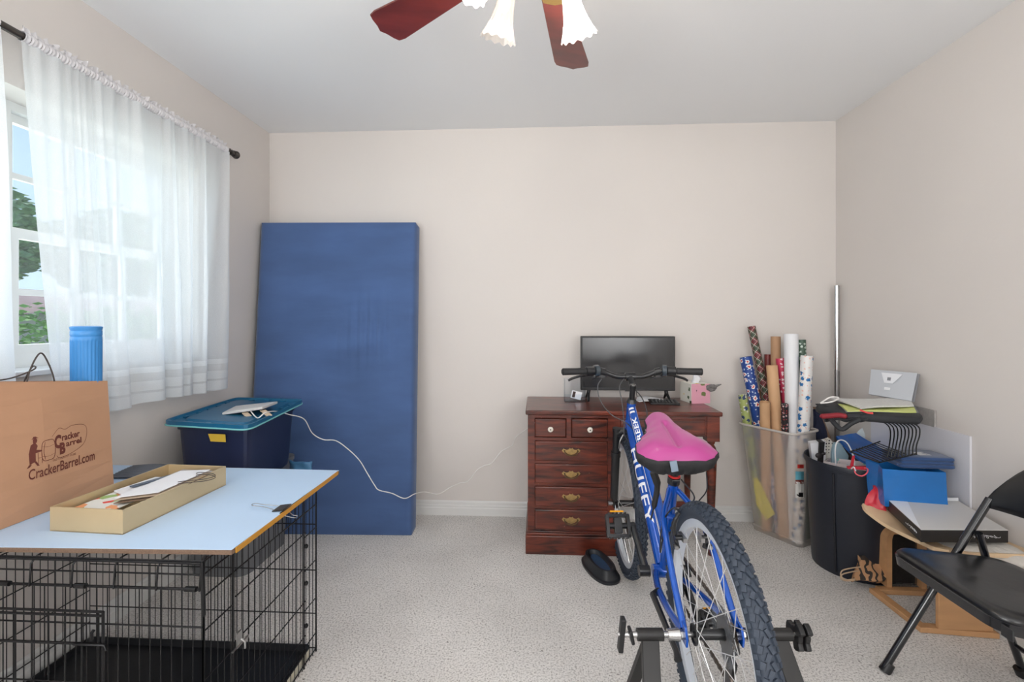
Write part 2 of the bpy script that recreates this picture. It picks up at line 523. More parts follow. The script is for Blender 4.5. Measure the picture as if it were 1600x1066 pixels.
# woven tuck stripes near the hem: denser cloth
def band(lo, hi): return N.math('MULTIPLY', N.math('GREATER_THAN', z, lo), N.math('LESS_THAN', z, hi))
bands = N.math('ADD', N.math('ADD', band(.0, .045), band(.055, .095)), band(.13, .155))
wv = N.n('ShaderNodeTexNoise', Vector=N.n('ShaderNodeMapping', Vector=co, Scale=(300, 300, 900)).outputs[0], Scale=1, Detail=2)
ga = N.n('ShaderNodeBsdfTransparent'); gb = N.n('ShaderNodeBsdfDiffuse', Color=(.86, .89, .91, 1)); gc = N.n('ShaderNodeBsdfTranslucent', Color=(.78, .81, .83, 1))
m1 = N.n('ShaderNodeMixShader', Fac=.42); N.link(gb.outputs[0], m1.inputs[1]); N.link(gc.outputs[0], m1.inputs[2])
tr_ = N.math('SUBTRACT', .20, N.math('MULTIPLY', bands, .16)); tr_ = N.math('ADD', tr_, N.math('MULTIPLY', N.math('SUBTRACT', wv.outputs[0], .5), .2))
tr_ = N.math('MULTIPLY', tr_, N.math('SUBTRACT', 1.35, N.math('MULTIPLY', N.n('ShaderNodeLayerWeight', Blend=.45).outputs['Facing'], 1.5)))
tr_ = N.math('MAXIMUM', tr_, 0.0)
m2 = N.n('ShaderNodeMixShader', Fac=tr_); N.link(m1.outputs[0], m2.inputs[1]); N.link(ga.outputs[0], m2.inputs[2])
N.link(m2.outputs[0], nd['Material Output'].inputs[0])
mpo = mat('gathered_fabric', (216, 214, 216), .8)
def curtain(y0t, y1t, y0b, y1b, lb, R, nf, flat=False):
    amp = [R.uniform(.5, 1) for _ in range(nf + 2)]; ph = R.uniform(0, 6)
    zb = .875
    def fn(u, v):                    # u along, v down
        zz = RZ - .012 - v * (RZ - .012 - zb) - (.006 * math.sin(u * 9))*v
        y = (y0t + (y1t - y0t) * u) * (1 - v) + (y0b + (y1b - y0b) * u) * v
        k = max(0, min(nf, u * nf + .30 * math.sin(u * 13 + ph) + .12 * math.sin(u * 31) * (1 - v) + .15 * math.sin(u * 5 + 2 * v))); a = amp[int(k)] * (1 - k % 1) + amp[int(k) + 1] * (k % 1)
        f1 = math.sin(2 * PI * k + ph) * .036 * a * min(1, .25 + v * 1.3) * ((.3 + .7 * min(1, max(0, (u - .18) / .15))) if flat else 1)
        f2 = math.sin(2 * PI * k * 2.6 + 1.7 * v + ph) * .006 * (1 - v * .4)
        x = RX + .004 + f1 + f2 + (-.004) * v
        return (x, y + .012 * math.sin(2 * PI * k + 2 * v) * v, zz)
    c = MB().sheet(fn, nf * 16, 36).build('sheer_curtain', mc, None, smooth=180, base=(RX, (y0b + y1b) / 2, zb), label=lb, cat='curtain', group='sheer curtain panels')
    # gathered pocket with frill above the rod
    def fr(u, v):
        a = v * 2 * PI; y = y0t + (y1t - y0t) * u; g = .0020 * math.sin(u * nf * 70) + .0012 * math.sin(u * nf * 97 + 1)
        r = .0150 + g
        return (RX + r * math.cos(a), y, RZ + r * math.sin(a))
    MB().sheet(fr, nf * 60, 12).build('rod_pocket', mpo, c, smooth=180)
    def f2(u, v):
        y = y0t + (y1t - y0t) * u
        g = .007 * math.sin(u * nf * 40 + 2 * v) * (.3 + v)
        return (RX + g + .004 * math.sin(u * 300), y, RZ + .016 + v * (.015 + .006 * math.sin(u * nf * 23)))
    MB().sheet(f2, nf * 60, 3).build('frill', mpo, c, smooth=180)
R = random.Random(11)
curtain(.45, 1.345, .42, 1.385, 'sheer white curtain panel cut off at the left picture edge', R, 6)
curtain(1.41, 2.40, 1.515, 2.37, 'wide sheer white gathered curtain panel right of the gap', R, 8, True)
# ============================================================ MATTRESS
mm = mat('mattress_cloth', (68, 97, 146), .8, var=.22, vscale=2.2, bump=.3, bscale=9, sheen=.3, stretch=(1, 1, 3.5))
N = NT(mm); b = mm.node_tree.nodes['Principled BSDF']
A0, A1 = V((-1.665, 2.595, 0)), V((-.712, 2.625, 0))      # bottom front edge
T0, T1 = V((-1.700, 2.80, 1.835)), V((-.735, 2.805, 1.828))
def mface(u, v):
    p = (A0 * (1 - u) + A1 * u) * (1 - v) + (T0 * (1 - u) + T1 * u) * v
    return p
nrm = (A1 - A0).cross(T0 - A0).normalized()               # towards the room?
if nrm.y > 0: nrm = -nrm
R = random.Random(5)
def msurf(u, v):
    p = mface(u, v); e = min(u, 1 - u, v * 1.9, (1 - v) * 1.9)
    bulge = .012 * min(1, e * 5)
    wr_ = .008 * math.exp(-((u - .74) / .16) ** 2 - ((v - .64) / .1) ** 2) * math.sin(u * 105)
    hz = .004 * math.sin(v * 34 + math.sin(u * 4) * .6) * min(1, e * 5)
    return p + nrm * (bulge + wr_ + hz)
g = MB()
NU, NV = 90, 70
front = [[msurf(i / NU, j / NV) for j in range(NV + 1)] for i in range(NU + 1)]
th = -nrm * .115
vs = [p for r in front for p in r]; m_ = NV + 1
k = len(vs)
# pull the front rim back for rounded edges
for i in range(NU + 1):
    for j in range(NV + 1):
        if i in (0, NU) or j in (0, NV): vs[i * m_ + j] = vs[i * m_ + j] - nrm * .010
        elif i in (1, NU - 1) or j in (1, NV - 1): vs[i * m_ + j] = vs[i * m_ + j] - nrm * .003
vs += [mface(i / NU, j / NV) + th + nrm * .003 * math.sin(i * .4) for i in range(NU + 1) for j in range(NV + 1)]
fs = [(i * m_ + j, (i + 1) * m_ + j, (i + 1) * m_ + j + 1, i * m_ + j + 1) for i in range(NU) for j in range(NV)]
fs += [tuple(k + q for q in f) for f in fs]
e = [(i * m_, (i + 1) * m_) for i in range(NU)] + [(NU * m_ + j, NU * m_ + j + 1) for j in range(NV)] + [((i + 1) * m_ + NV, i * m_ + NV) for i in range(NU)] + [(j + 1, j) for j in range(NV)]
fs += [(a, b_, k + b_, k + a) for a, b_ in e]
MB().add(vs, fs).build('mattress', mm, None, smooth=60, base=(-1.19, 2.66, 0), label='tall navy blue foam mattress leaning upright in the left corner', cat='mattress')

# ============================================================ TOTES ON THE LEFT
def rrect(cx, cy, hx, hy, r, z, ang=0, n=5):
    pts = []
    for (sx, sy, a0) in ((1, 1, 0), (-1, 1, PI / 2), (-1, -1, PI), (1, -1, 3 * PI / 2)):
        for i in range(n + 1):
            a = a0 + PI / 2 * i / n
            x = sx * (hx - r) + r * math.cos(a); y = sy * (hy - r) + r * math.sin(a)
            pts.append(V((cx + x * math.cos(ang) - y * math.sin(ang), cy + x * math.sin(ang) + y * math.cos(ang), z)))
    return pts
def tub(parent, name, m, c, hx, hy, z0, z1, tap, r=.03, ang=0, wall=.004, rim=.012, **kw):
    """open tapered tub"""
    cx, cy = c
    g = MB()
    o0 = rrect(cx, cy, hx * tap, hy * tap, r, z0, ang); o1 = rrect(cx, cy, hx, hy, r, z1 - .02, ang)
    o2 = rrect(cx, cy, hx + rim, hy + rim, r, z1 - .02, ang); o3 = rrect(cx, cy, hx + rim, hy + rim, r, z1, ang)
    i1 = rrect(cx, cy, hx - wall, hy - wall, r, z1, ang); i0 = rrect(cx, cy, hx * tap - wall, hy * tap - wall, r, z0 + wall, ang)
    g.loft([o0, o1, o2, o3, i1, i0], caps=False)
    n = len(o0)
    g.add(o0, [tuple(range(n - 1, -1, -1))]); g.add(i0, [tuple(range(n))])
    return g.build(name, m, parent, smooth=35, **kw)
gt_ = (-1.53, 2.35)
gr = thing('grey_tote', 'grey plastic tote on the floor behind the crate, under the navy tote', 'storage tote', (gt_[0], gt_[1], 0))
mg = mat('grey_plastic', (112, 114, 118), .5)
tub(gr, 'body', mg, gt_, .165, .22, 0, .455, .88, .06)
MB().loft([rrect(gt_[0], gt_[1], .182, .235, .06, .455), rrect(gt_[0], gt_[1], .182, .235, .06, .475), rrect(gt_[0], gt_[1], .17, .22, .06, .48)]).build('lid', mg, gr, smooth=30)
nv = (-1.35, 2.30)
nr_ = thing('navy_tote', 'dark navy plastic tote with yellow tag standing under the teal lid', 'storage tote', (nv[0], nv[1], .48))
TGD = 1.955
MB().add([P(325, 678, TGD), P(329, 690, TGD), P(353, 691, TGD), P(352, 679, TGD)] + [P(325, 678, TGD + .01), P(329, 690, TGD + .01), P(353, 691, TGD + .01), P(352, 679, TGD + .01)],
         [(0, 1, 2, 3), (7, 6, 5, 4), (0, 4, 5, 1), (1, 5, 6, 2), (2, 6, 7, 3), (3, 7, 4, 0)]).build('tag', mat('yellow_tag', (200, 165, 50), .6), nr_, label='yellow tag')
# teal lid lying upside down on the navy tote
mt = mat('teal_plastic', (18, 92, 128), .35)
mteal2 = mat('pale_teal_edge', (120, 190, 190), .5)
L4 = [PZ(252, 663, .785), PZ(388, 671, .785), PZ(476, 628, .785), PZ(368, 625, .785)]
lc = sum(L4, V((0, 0, 0))) / 4
lr = thing('teal_lid', 'teal plastic tote lid lying rim-up on the navy tote', 'lid', (lc.x, lc.y, .777))
def quad(f, z, inset=0, r=.16, n=4):
    c = [p + (lc - p).normalized() * inset for p in L4]; out = []
    for i in range(4):
        a, p, q = c[i - 1], c[i], c[(i + 1) % 4]
        s0 = p + (a - p) * r; s1 = p + (q - p) * r
        for t in range(n + 1):
            t /= n; o = s0 * (1 - t) ** 2 + p * 2 * t * (1 - t) + s1 * t * t
            out.append(V((o.x, o.y, z)))
    return out
g = MB(); g.loft([quad(0, .481, .085, .1), quad(0, .50, .08, .1), quad(0, .755, .055, .1), quad(0, .755, .045, .1), quad(0, .776, .045, .1), quad(0, .776, .06, .1), quad(0, .50, .09, .1)]); g.build('body', M_['navyplast'], nr_, smooth=35)
g = MB(); g.loft([quad(0, .777, .03, .1), quad(0, .780, .012, .1), quad(0, .784, .0, .1), quad(0, .80, 0, .1), quad(0, .80, .012, .1), quad(0, .790, .022, .1), quad(0, .786, .055, .1), quad(0, .786, .075, .1), quad(0, .796, .085, .1)])
g.build('panel', mt, lr, smooth=30)
MB().tube(quad(0, .781, -.0015, .1), .0035, 6, closed=True).build('edge', mteal2, lr, smooth=True, label='pale teal edge')
for i in range(4):
    a, c = L4[i], L4[(i + 1) % 4]
    nn = 5 if i % 2 else 3
    for j in range(nn):
        t = (j + 1) / (nn + 1); p = a.lerp(c, t); p = p + (lc - p).normalized() * .035; p.z = .791
        dirr = (c - a).normalized()
        MB().box(p, (.03, .012, .008), Matrix.Rotation(math.atan2(dirr.y, dirr.x), 3, 'Z')).build('rib', mt, lr, bevel=.002)
# white device with straps on the lid, and its cable
dv = thing('white_panel_device', 'thin white panel with beige straps tilted on the teal lid', 'device', (P(395, 645, 2.28).x, P(395, 645, 2.28).y, .80))
cn = [P(347, 649, 2.13), P(410, 640, 2.10), P(434, 631, 2.30), P(368, 638, 2.36)]
up = V((0, 0, .012))
MB().add(cn + [p + up for p in cn], [(3, 2, 1, 0), (4, 5, 6, 7), (0, 1, 5, 4), (1, 2, 6, 5), (2, 3, 7, 6), (3, 0, 4, 7)]).build('panel', mat('offwhite_plastic', (205, 203, 200), .5), dv, bevel=.003)
bst = mat('beige_strap', (205, 184, 160), .8)
for a, c in (((378, 645, 2.115), (388, 654, 2.08)), ((406, 641, 2.115), (416, 649, 2.09))):
    A, B_ = P(*a), P(*c); d_ = V((.02, .012, 0))
    MB().add([A, A + d_, B_ + d_, B_, A - V((0, 0, .004)), A + d_ - V((0, 0, .004)), B_ + d_ - V((0, 0, .004)), B_ - V((0, 0, .004))], [(0, 1, 2, 3), (7, 6, 5, 4), (0, 4, 5, 1), (1, 5, 6, 2), (2, 6, 7, 3), (3, 7, 4, 0)]).build('strap', bst, dv)
cb = [P(392, 643, 2.12), P(398, 650, 2.06), P(404, 653, 2.03), P(415, 645, 2.06), P(432, 643, 2.20), P(452, 648, 2.32), P(475, 655, 2.42), P(488, 677, 2.50), P(505, 687, 2.53), P(525, 689, 2.54), P(545, 703, 2.54), P(562, 720, 2.54), P(574, 740, 2.54), P(585, 758, 2.535), P(592, 766, 2.53), P(612, 771, 2.53), P(632, 779, 2.53), P(648, 772, 2.62), P(663, 769, 2.72),
      P(685, 772, 2.84), P(703, 762, 2.875), P(718, 755, 2.88), P(731, 752, 2.885), P(745, 735, 2.885), P(756, 728, 2.885), P(768, 724, 2.885), P(783, 706, 2.885), P(800, 696, 2.885), P(806, 683, 2.885), P(822, 671, 2.88), P(850, 650, 2.88)]
wire(cb, .0026, 'white_cable', mat('white_cable', (232, 230, 226), .5), None, 8, 6, label='thin white cable draped from the teal lid past the mattress to the desk', cat='cable')
# blue bag peeking out behind the crate
mb = mat('blue_plastic_bag', (70, 120, 160), .45, bump=.5, bscale=14)
c0 = P(458, 745, 2.42)
def bagfn(u, v):
    a = P(452, 755, 2.40).lerp(P(452, 719, 2.38), v); c = P(480, 757, 2.32).lerp(P(496 - 8 * v, 725 - 4 * v, 2.34), v)
    p = a.lerp(c, u); p.y -= .03 * math.sin(u * PI) + .006 * math.sin(9 * u + 7 * v); return p
MB().sheet(bagfn, 12, 12, .01).build('blue_bag', mb, None, smooth=180, base=(c0.x, c0.y, c0.z - .05), label='small blue plastic bag bulging beside the navy tote by the mattress', cat='bag')

# ============================================================ WIRE CRATE
CX0, CX1, CY0, CY1, CZT = -1.695, -.815, 1.105, 1.69, .632
mw = mat('crate_wire', (22, 22, 25), .35, metal=.4)
cr = thing('wire_dog_crate', 'black wire dog crate with plastic pan standing under the white cardboard sheet', 'crate', ((CX0 + CX1) / 2, (CY0 + CY1) / 2, 0))
RW, RH = .0013, .0020
def rail(m, a, b_, r=RH): m.cyl(a, b_, r, n=6)
# rear panel
m = MB()
for i in range(35):
    x = CX0 + (CX1 - CX0) * i / 34; rail(m, (x, CY1, .0), (x, CY1, CZT), RW)
for z in (.012, .14, .30, .47, CZT): rail(m, (CX0, CY1, z), (CX1, CY1, z))
m.build('rear_panel', mw, cr, smooth=True)
# left side panel
m = MB()
for i in range(24):
    y = CY0 + (CY1 - CY0) * i / 23; rail(m, (CX0, y, 0), (CX0, y, CZT), RW)
for z in (.012, .08, .20, .34, .48, CZT): rail(m, (CX0, CY0, z), (CX0, CY1, z))
m.build('side_panel', mw, cr, smooth=True)
# right side panel with door opening
m = MB()
dy0, dy1, dz0, dz1 = 1.215, 1.60, .07, .545
for i in range(24):
    y = CY0 + (CY1 - CY0) * i / 23
    if dy0 < y < dy1:
        rail(m, (CX1, y, 0), (CX1, y, dz0), RW); rail(m, (CX1, y, dz1), (CX1, y, CZT), RW)
    else: rail(m, (CX1, y, 0), (CX1, y, CZT), RW)
for z in (.012, .07, .545, .60, CZT): rail(m, (CX1, CY0, z), (CX1, CY1, z), RH * 1.1)
for z in (.2, .34, .46): rail(m, (CX1, CY0, z), (CX1, dy0, z)); rail(m, (CX1, dy1, z), (CX1, CY1, z))
for y in (CY0, CY1, dy0, dy1): rail(m, (CX1, y, 0), (CX1, y, CZT), .0032)
m.build('side_panel', mw, cr, smooth=True)
m = MB(); xd = CX1 + .006
for i in range(15):
    y = dy0 + .008 + (dy1 - dy0 - .016) * i / 14; rail(m, (xd, y, dz0 - .008), (xd, y, dz1 + .006), RW)
for z in (dz0 - .008, .12, .24, .36, .48, dz1 + .006): rail(m, (xd, dy0 + .003, z), (xd, dy1 - .003, z))
dr = m.build('side_door', mw, cr, smooth=True)
m = MB()
for z in (.15, .30, .43): m.lathe([(.005, -.006), (.008, 0), (.005, .006)], 8, Matrix.Translation((xd, dy1 + .004, z)))
m.build('hinge', mw, dr, smooth=True)
m = MB(); m.box((xd + .004, dy0 + .012, .36), (.004, .022, .04)); m.tube([(xd + .006, dy0 - .02, .345), (xd + .006, dy0 + .05, .345), (xd + .012, dy0 + .05, .33)], .0025, 6); m.tube([(xd + .01, dy0 + .012, .36), (xd + .02, dy0 + .012, .352), (xd + .02, dy0 + .012, .335)], .003, 6)
m.build('latch', M_['steel'], dr, smooth=True)
# front panel, door left of centre
m = MB()
fx0, fx1 = -1.40, -.885
for i in range(33):
    x = CX0 + (CX1 - CX0) * i / 32
    if i % 1 == 0: rail(m, (x, CY0, 0), (x, CY0, .562 if i % 3 else CZT), RW)
for z, r in ((.012, RH), (.20, RH), (.47, RH), (.563, .0033), (.599, RH), (.627, .0033)): rail(m, (CX0, CY0, z), (CX1, CY0, z), r)
for x in (CX0, CX1): rail(m, (x, CY0, 0), (x, CY0, CZT), .0032)
m.build('front_panel', mw, cr, smooth=True)
m = MB(); yd = CY0 - .008
for i in range(13):
    x = -1.60 + (.715) * i / 12 * .73; rail(m, (x, yd, .04), (x, yd, .505), .002)
dxe = -1.60 + .715 * .73 + .012
for z, r in ((.04, RH), (.33, RH), (.425, .0032), (.505, .003), (.495, .003)): rail(m, (-1.62, yd, z), (dxe, yd, z), r)
for x in (-1.62, dxe): rail(m, (x, yd, .04), (x, yd, .505), .0034)
fd = m.build('front_door', mw, cr, smooth=True)
m = MB()
for x in (-1.33, -1.13, -.845): MB().cyl((x - .014, CY0 - .003, .565), (x + .014, CY0 - .003, .565), .0065, n=10).build('clip', M_['blackm'], cr, smooth=True)
m = MB(); m.tube([(-1.09, yd, .46), (-1.09, yd - .006, .455), (-1.09, yd - .006, .44)], .004, 6); m.tube([(-1.14, yd - .003, .425), (-1.06, yd - .003, .425), (-1.055, yd - .003, .412)], .003, 6)
m.build('latch', mw, fd, smooth=True)
# top panel
m = MB()
for i in range(9):
    x = CX0 + (CX1 - CX0) * i / 8
    m.tube([(x - .008, CY0 - .004, .56), (x - .004, CY0 - .004, .617), (x, CY0 + .008, CZT), (x, CY1, CZT)], .0022, 6)
for i in range(6):
    y = CY0 + (CY1 - CY0) * i / 5; rail(m, (CX0, y, CZT), (CX1, y, CZT), RH)
m.tube([(CX1, CY0, .50), (CX1, CY0 - .004, .60), (CX1 - .004, CY0, .628), (CX1 - .01, CY0 + .02, .633)], .005, 8)
m.build('top_panel', mw, cr, smooth=True)
# pan
mpn = mat('black_pan', (20, 22, 26), .45, bump=.1, bscale=60)
g = MB(); cc = ((CX0 + CX1) / 2, (CY0 + CY1) / 2); hx, hy = (CX1 - CX0) / 2 - .012, (CY1 - CY0) / 2 - .01
g.loft([rrect(cc[0], cc[1], hx, hy, .02, .004), rrect(cc[0], cc[1], hx, hy, .02, .032), rrect(cc[0], cc[1], hx - .005, hy - .005, .02, .032), rrect(cc[0], cc[1], hx - .008, hy - .008, .02, .010)])
g.build('pan', mpn, cr, smooth=30)
sb = MB().bx(CX1 - .0105, CX1 - .0095, 1.46, 1.66, .006, .03).build('sticker', mat('sticker_white', (215, 210, 190), .6), cr, label='white printed sticker')

# ============================================================ CARDBOARD SHEET + THINGS ON IT
mcb = mat('cardboard', (126, 102, 84), .85, var=.3, vscale=300)
mwb = mat('white_card', (186, 210, 236), .55, var=.03, vscale=4)
bz = .6365
pA, pB = PZ(362, 862, .645), PZ(530, 737, .645)
bx0 = XL + .006
cs = thing('cardboard_sheet', 'large white-faced cardboard sheet lying on top of the wire crate', 'cardboard sheet', (-1.24, 1.45, bz))
fy = lambda x: 1.14 - .004 + (.012 if x < -1.2 else 0)
top = [(bx0, 1.105), (-1.2, 1.118), (pA.x, pA.y), (pA.x + .004, 1.35), (pA.x - .004, 1.352), (pB.x, pB.y), (bx0, 1.775)]
MB().prism(top, bz, bz + .012).build('board', mcb, cs)
MB().prism(top, bz + .012, bz + .0132).build('white_face', mwb, cs)
m = MB(); m.box(((pA.x + pB.x) / 2 + .0015, (pA.y + pB.y) / 2, bz + .0065), (.003, abs(pB.y - pA.y) - .02, .0135)); m.build('tape', mat('amber_tape', (190, 135, 45), .4), cs, label='amber edge tape')
BT = bz + .0132
# binder clip
cl = P(460, 784, 1.42); cl.x = pA.x
bc = thing('binder_clip', 'bulldog paper clip with wire handles clamped on the cardboard edge', 'binder clip', (cl.x, cl.y, BT))
mbc = mat('clip_steel', (110, 100, 90), .3, metal=.8)
cy = cl.y
prof = [(.004, -.012), (.005, .008), (-.03, .003), (-.03, .0015), (.0035, .0055), (.0025, -.0105), (-.028, -.0085), (-.028, -.0105)]
vs = []
m = MB(); n = len(prof)
vs = [V((cl.x + a, cy - .024, BT + c)) for a, c in prof] + [V((cl.x + a, cy + .024, BT + c)) for a, c in prof]
m.add(vs, [(i, (i + 1) % n, n + (i + 1) % n, n + i) for i in range(n)]); m.build('body', mbc, bc)
for sg in (1, -1):
    L = -.075 if sg > 0 else .03
    x0 = cl.x - .03 if sg > 0 else cl.x + .004
    zz = BT + .004 if sg > 0 else BT - .014
    pts = [(x0, cy - .014, zz), (x0 + L * .5, cy - .009, zz + .006 * sg), (x0 + L * .9, cy - .008, zz + .008 * sg), (x0 + L, cy, zz + .009 * sg), (x0 + L * .9, cy + .008, zz + .008 * sg), (x0 + L * .5, cy + .006, zz + .006 * sg), (x0, cy + .014, zz)]
    wire(pts, .0011, 'handle', M_['steel'], bc, 5, 6)
# paper bag with printed logo
bF, bB, by0, by1, bh = -1.465, -1.606, 1.08, 1.548, .366
bt_ = BT + bh
bg = thing('paper_bag', 'large brown kraft paper bag with maroon barrel logo on the cardboard sheet', 'bag', ((bF + bB) / 2, (by0 + by1) / 2, BT))
def bring(t, ins=0):
    z = BT + .001 + t * bh
    lean = -.012 * t
    k = .012 * math.sin(t * 3.1)
    pts = []
    for (x, y) in ((bF + lean - ins, by0 + ins), (bF + lean + k - ins, (by0 + by1) / 2), (bF + lean - ins, by1 - .0 - ins - .012 * t), ((bF + bB) / 2 , by1 - .035 * t * (1 if 1 else 0) - ins - .01), (bB + ins, by1 - ins), (bB - .0 + ins, (by0 + by1) / 2), (bB + ins, by0 + ins), ((bF + bB) / 2, by0 + .03 * t + ins)):
        pts.append(V((x, y, z + .002 * math.sin(y * 60) * t + .11 * t * (by1 - y))))
    return pts
rings = [bring(i / 8) for i in range(9)]
inner = [bring(i / 8, .0015) for i in range(8, 0, -1)]
g = MB(); g.loft(rings + inner)
g.build('body', M_['kraft'], bg)
mink = mat('maroon_ink', (104, 52, 42), .8)
def onbag(y, z):      # point on the printed face
    t = (z - BT) / bh; k = .012 * math.sin(t * 3.1) * (1 - abs(y - (by0 + by1) / 2) / ((by1 - by0) / 2))
    return V((bF - .012 * t + k + .0009, y, z))
def bagart(vs, fs, name='lettering'):
    return MB().add([onbag(p[0], p[1]) for p in vs], fs).build(name, mink, bg)
q0, q1 = PX(42, 746, bF), PX(148, 728, bF)
vs, fs = textmesh('CrackerBarrel.com', 1, .012, fit=(q1.y - q0.y, .031), cuts=[.008, .016, .024])
bagart([(q0.y + v.x, .762 + v.y) for v in vs], fs)
l0, l1 = PX(86, 706, bF).y, PX(127, 690, bF).y
def tx(s, y0, y1, z, h, bold=.02):
    vs, fs = textmesh(s, 1, bold, fit=(y1 - y0, h)); bagart([(y0 + v.x, z + v.y) for v in vs], fs)
W_ = l1 - l0
tx('C', l0 - .006, l0 + .016, .832, .042, .05); tx('racker', l0 + .018, l1 - .005, .852, .021, .03)
tx('B', l0 + .010, l0 + .028, .812, .036, .06); tx('arrel', l0 + .030, l1, .831, .0185, .03)
tx('OLD COUNTRY STORE', l0 - .012, l1 - .02, .798, .006, 0)
def outline(pts, wd, closed=True):
    pts = catmull([(p[0], p[1], 0) for p in pts], 6, closed); n = len(pts); vs = []; fs = []
    for i, p in enumerate(pts):
        a = pts[i - 1]; c = pts[(i + 1) % n]; t = (c - a).normalized(); nn = V((-t.y, t.x, 0)) * wd
        vs += [p + nn, p - nn]
    for i in range(n if closed else n - 1):
        j = (i + 1) % n; fs.append((2 * i, 2 * i + 1, 2 * j + 1, 2 * j))
    bagart(vs, fs, 'logo_outline')
o_ = l0
outline([(o_ - .013, .872), (o_ + .01, .893), (o_ + .03, .886), (o_ + .055, .893), (l1 + .012, .885), (l1 + .02, .858), (l1 + .006, .825), (o_ + .05, .808), (o_ + .01, .803), (o_ + .0, .812)], .0006, False)
bz0 = o_ - .012
outline([(bz0 - .028, .862), (bz0 - .012, .866), (bz0 + .004, .862), (bz0 + .008, .835), (bz0 + .004, .810), (bz0 - .012, .806), (bz0 - .028, .810), (bz0 - .032, .835)], .0009)
outline([(bz0 - .022, .862), (bz0 - .026, .835), (bz0 - .022, .810)], .0008, False)
outline([(bz0 - .031, .85), (bz0 - .012, .846), (bz0 + .007, .85)], .0004, False); outline([(bz0 - .031, .822), (bz0 - .012, .818), (bz0 + .007, .822)], .0004, False)
fg = bz0 - .052   # seated figure on a chair beside the barrel
def blob(pts): bagart(pts, [tuple(range(len(pts)))], 'logo_figure')
blob([(fg - .012, .806), (fg - .014, .838), (fg - .008, .862), (fg + .004, .868), (fg + .010, .856), (fg + .004, .838), (fg + .004, .812)])
blob([(fg - .002, .866), (fg - .002, .877), (fg + .006, .880), (fg + .010, .874), (fg + .008, .866)])
blob([(fg - .006, .878), (fg + .014, .879), (fg + .008, .882), (fg + .006, .888), (fg - .001, .888), (fg - .001, .882)])
blob([(fg + .004, .846), (fg + .02, .842), (fg + .022, .838), (fg + .004, .836)])
blob([(fg - .014, .806), (fg - .02, .797), (fg - .012, .799), (fg - .006, .806)]); blob([(fg + .0, .812), (fg + .008, .798), (fg + .014, .797), (fg + .006, .812)])
for dx in (.010, .020): outline([(fg + dx, .838), (fg + dx + .001, .82), (fg + dx + .001, .802)], .0007, False)
outline([(fg + .01, .82), (fg + .015, .8195), (fg + .02, .819)], .0005, False)
# twisted handles
mh = mat('paper_cord', (70, 62, 58), .8)
h0, h1 = PX(45, 597, bF - .012), PX(88, 597, bF - .012); zt = bt_ + .015
wire([(bF - .02, h0.y, zt - .05), (bF - .018, h0.y, zt + .01), (bF - .025, h0.y + .02, zt + .06), (bF - .03, (h0.y + h1.y) / 2 + .01, zt + .095), (bF - .028, h1.y - .008, zt + .06), (bF - .018, h1.y, zt + .005), (bF - .02, h1.y, zt - .05)], .0022, 'handle', mh, bg)
wire([(bB + .01, h0.y - .04, zt - .05), (bB + .012, h0.y - .04, zt + .008), (bB + .05, h0.y + .02, zt + .022), (bB + .08, h1.y - .02, zt + .045), (bB + .05, h1.y, zt + .05), (bB + .012, h1.y + .01, zt + .0), (bB + .01, h1.y + .01, zt - .05)], .0022, 'handle', mh, bg)
# ribbed blue cylinder in the bag
cyl_c = V((-1.517, 1.500, 0))
rb = thing('ribbed_blue_cylinder', 'bright blue ribbed plastic cylinder standing up out of the paper bag', 'cylinder', (cyl_c.x, cyl_c.y, BT + .004))
mbl = mat('bright_blue_plastic', (66, 140, 205), .4)
g = MB(); rings = []; ns = 96
def cring(r, z, rib):
    return [V((cyl_c.x + (r + rib * (.5 + .5 * math.cos(a * 24))) * math.cos(a), cyl_c.y + (r + rib * (.5 + .5 * math.cos(a * 24))) * math.sin(a), z)) for a in [2 * PI * i / ns for i in range(ns)]]
z1 = 1.203
rings = [cring(.037, BT + .004, .003), cring(.0385, z1 - .05, .003), cring(.0415, z1 - .045, 0), cring(.0415, z1 - .034, 0), cring(.0398, z1 - .032, 0), cring(.0415, z1 - .028, 0), cring(.0415, z1 - .014, 0), cring(.0398, z1 - .012, 0), cring(.0415, z1 - .009, 0), cring(.043, z1, 0), cring(.034, z1 + .003, 0)]
g.loft(rings); g.build('body', mbl, rb, smooth=50)
# gold gift box tray
g0, g1, g3 = PZ(78, 830, BT), PZ(192, 836, BT), PZ(353, 758, BT)
mgo = mat('gold_card', (202, 180, 142), .38, metal=.35, var=.1, vscale=5)
gbx = thing('gold_box_tray', 'open shallow gold cardboard tray full of papers on the cardboard sheet', 'box', ((g0.x + g1.x) / 2, (g0.y + g3.y) / 2, BT))
ex = (g1 - g0); ey = (g3 - g1); hgt = .066; tk = .004
g2 = g0 + ey
def wall_(a, b_, m):
    a, b_ = V(a), V(b_); n_ = V((-(b_ - a).y, (b_ - a).x, 0)).normalized() * tk
    m.add([a, b_, b_ + n_, a + n_] + [p + V((0, 0, hgt)) for p in (a, b_, b_ + n_, a + n_)], [(0, 3, 2, 1), (4, 5, 6, 7), (0, 1, 5, 4), (1, 2, 6, 5), (2, 3, 7, 6), (3, 0, 4, 7)])
for a, b_ in ((g0, g1), (g1, g3), (g3, g2), (g2, g0)):
    m = MB(); wall_(a, b_, m); m.build('side_panel', mgo, gbx)
MB().add([g0, g1, g3, g2] + [p + V((0, 0, .003)) for p in (g0, g1, g3, g2)], [(0, 3, 2, 1), (4, 5, 6, 7), (0, 1, 5, 4), (1, 2, 6, 5), (2, 3, 7, 6), (3, 0, 4, 7)]).build('bottom', mgo, gbx)
eX, eY = ex.normalized(), ey.normalized(); lX, lY = ex.length, ey.length
def inbox(u, v, z): return g0 + ex * u + ey * v + V((0, 0, z))
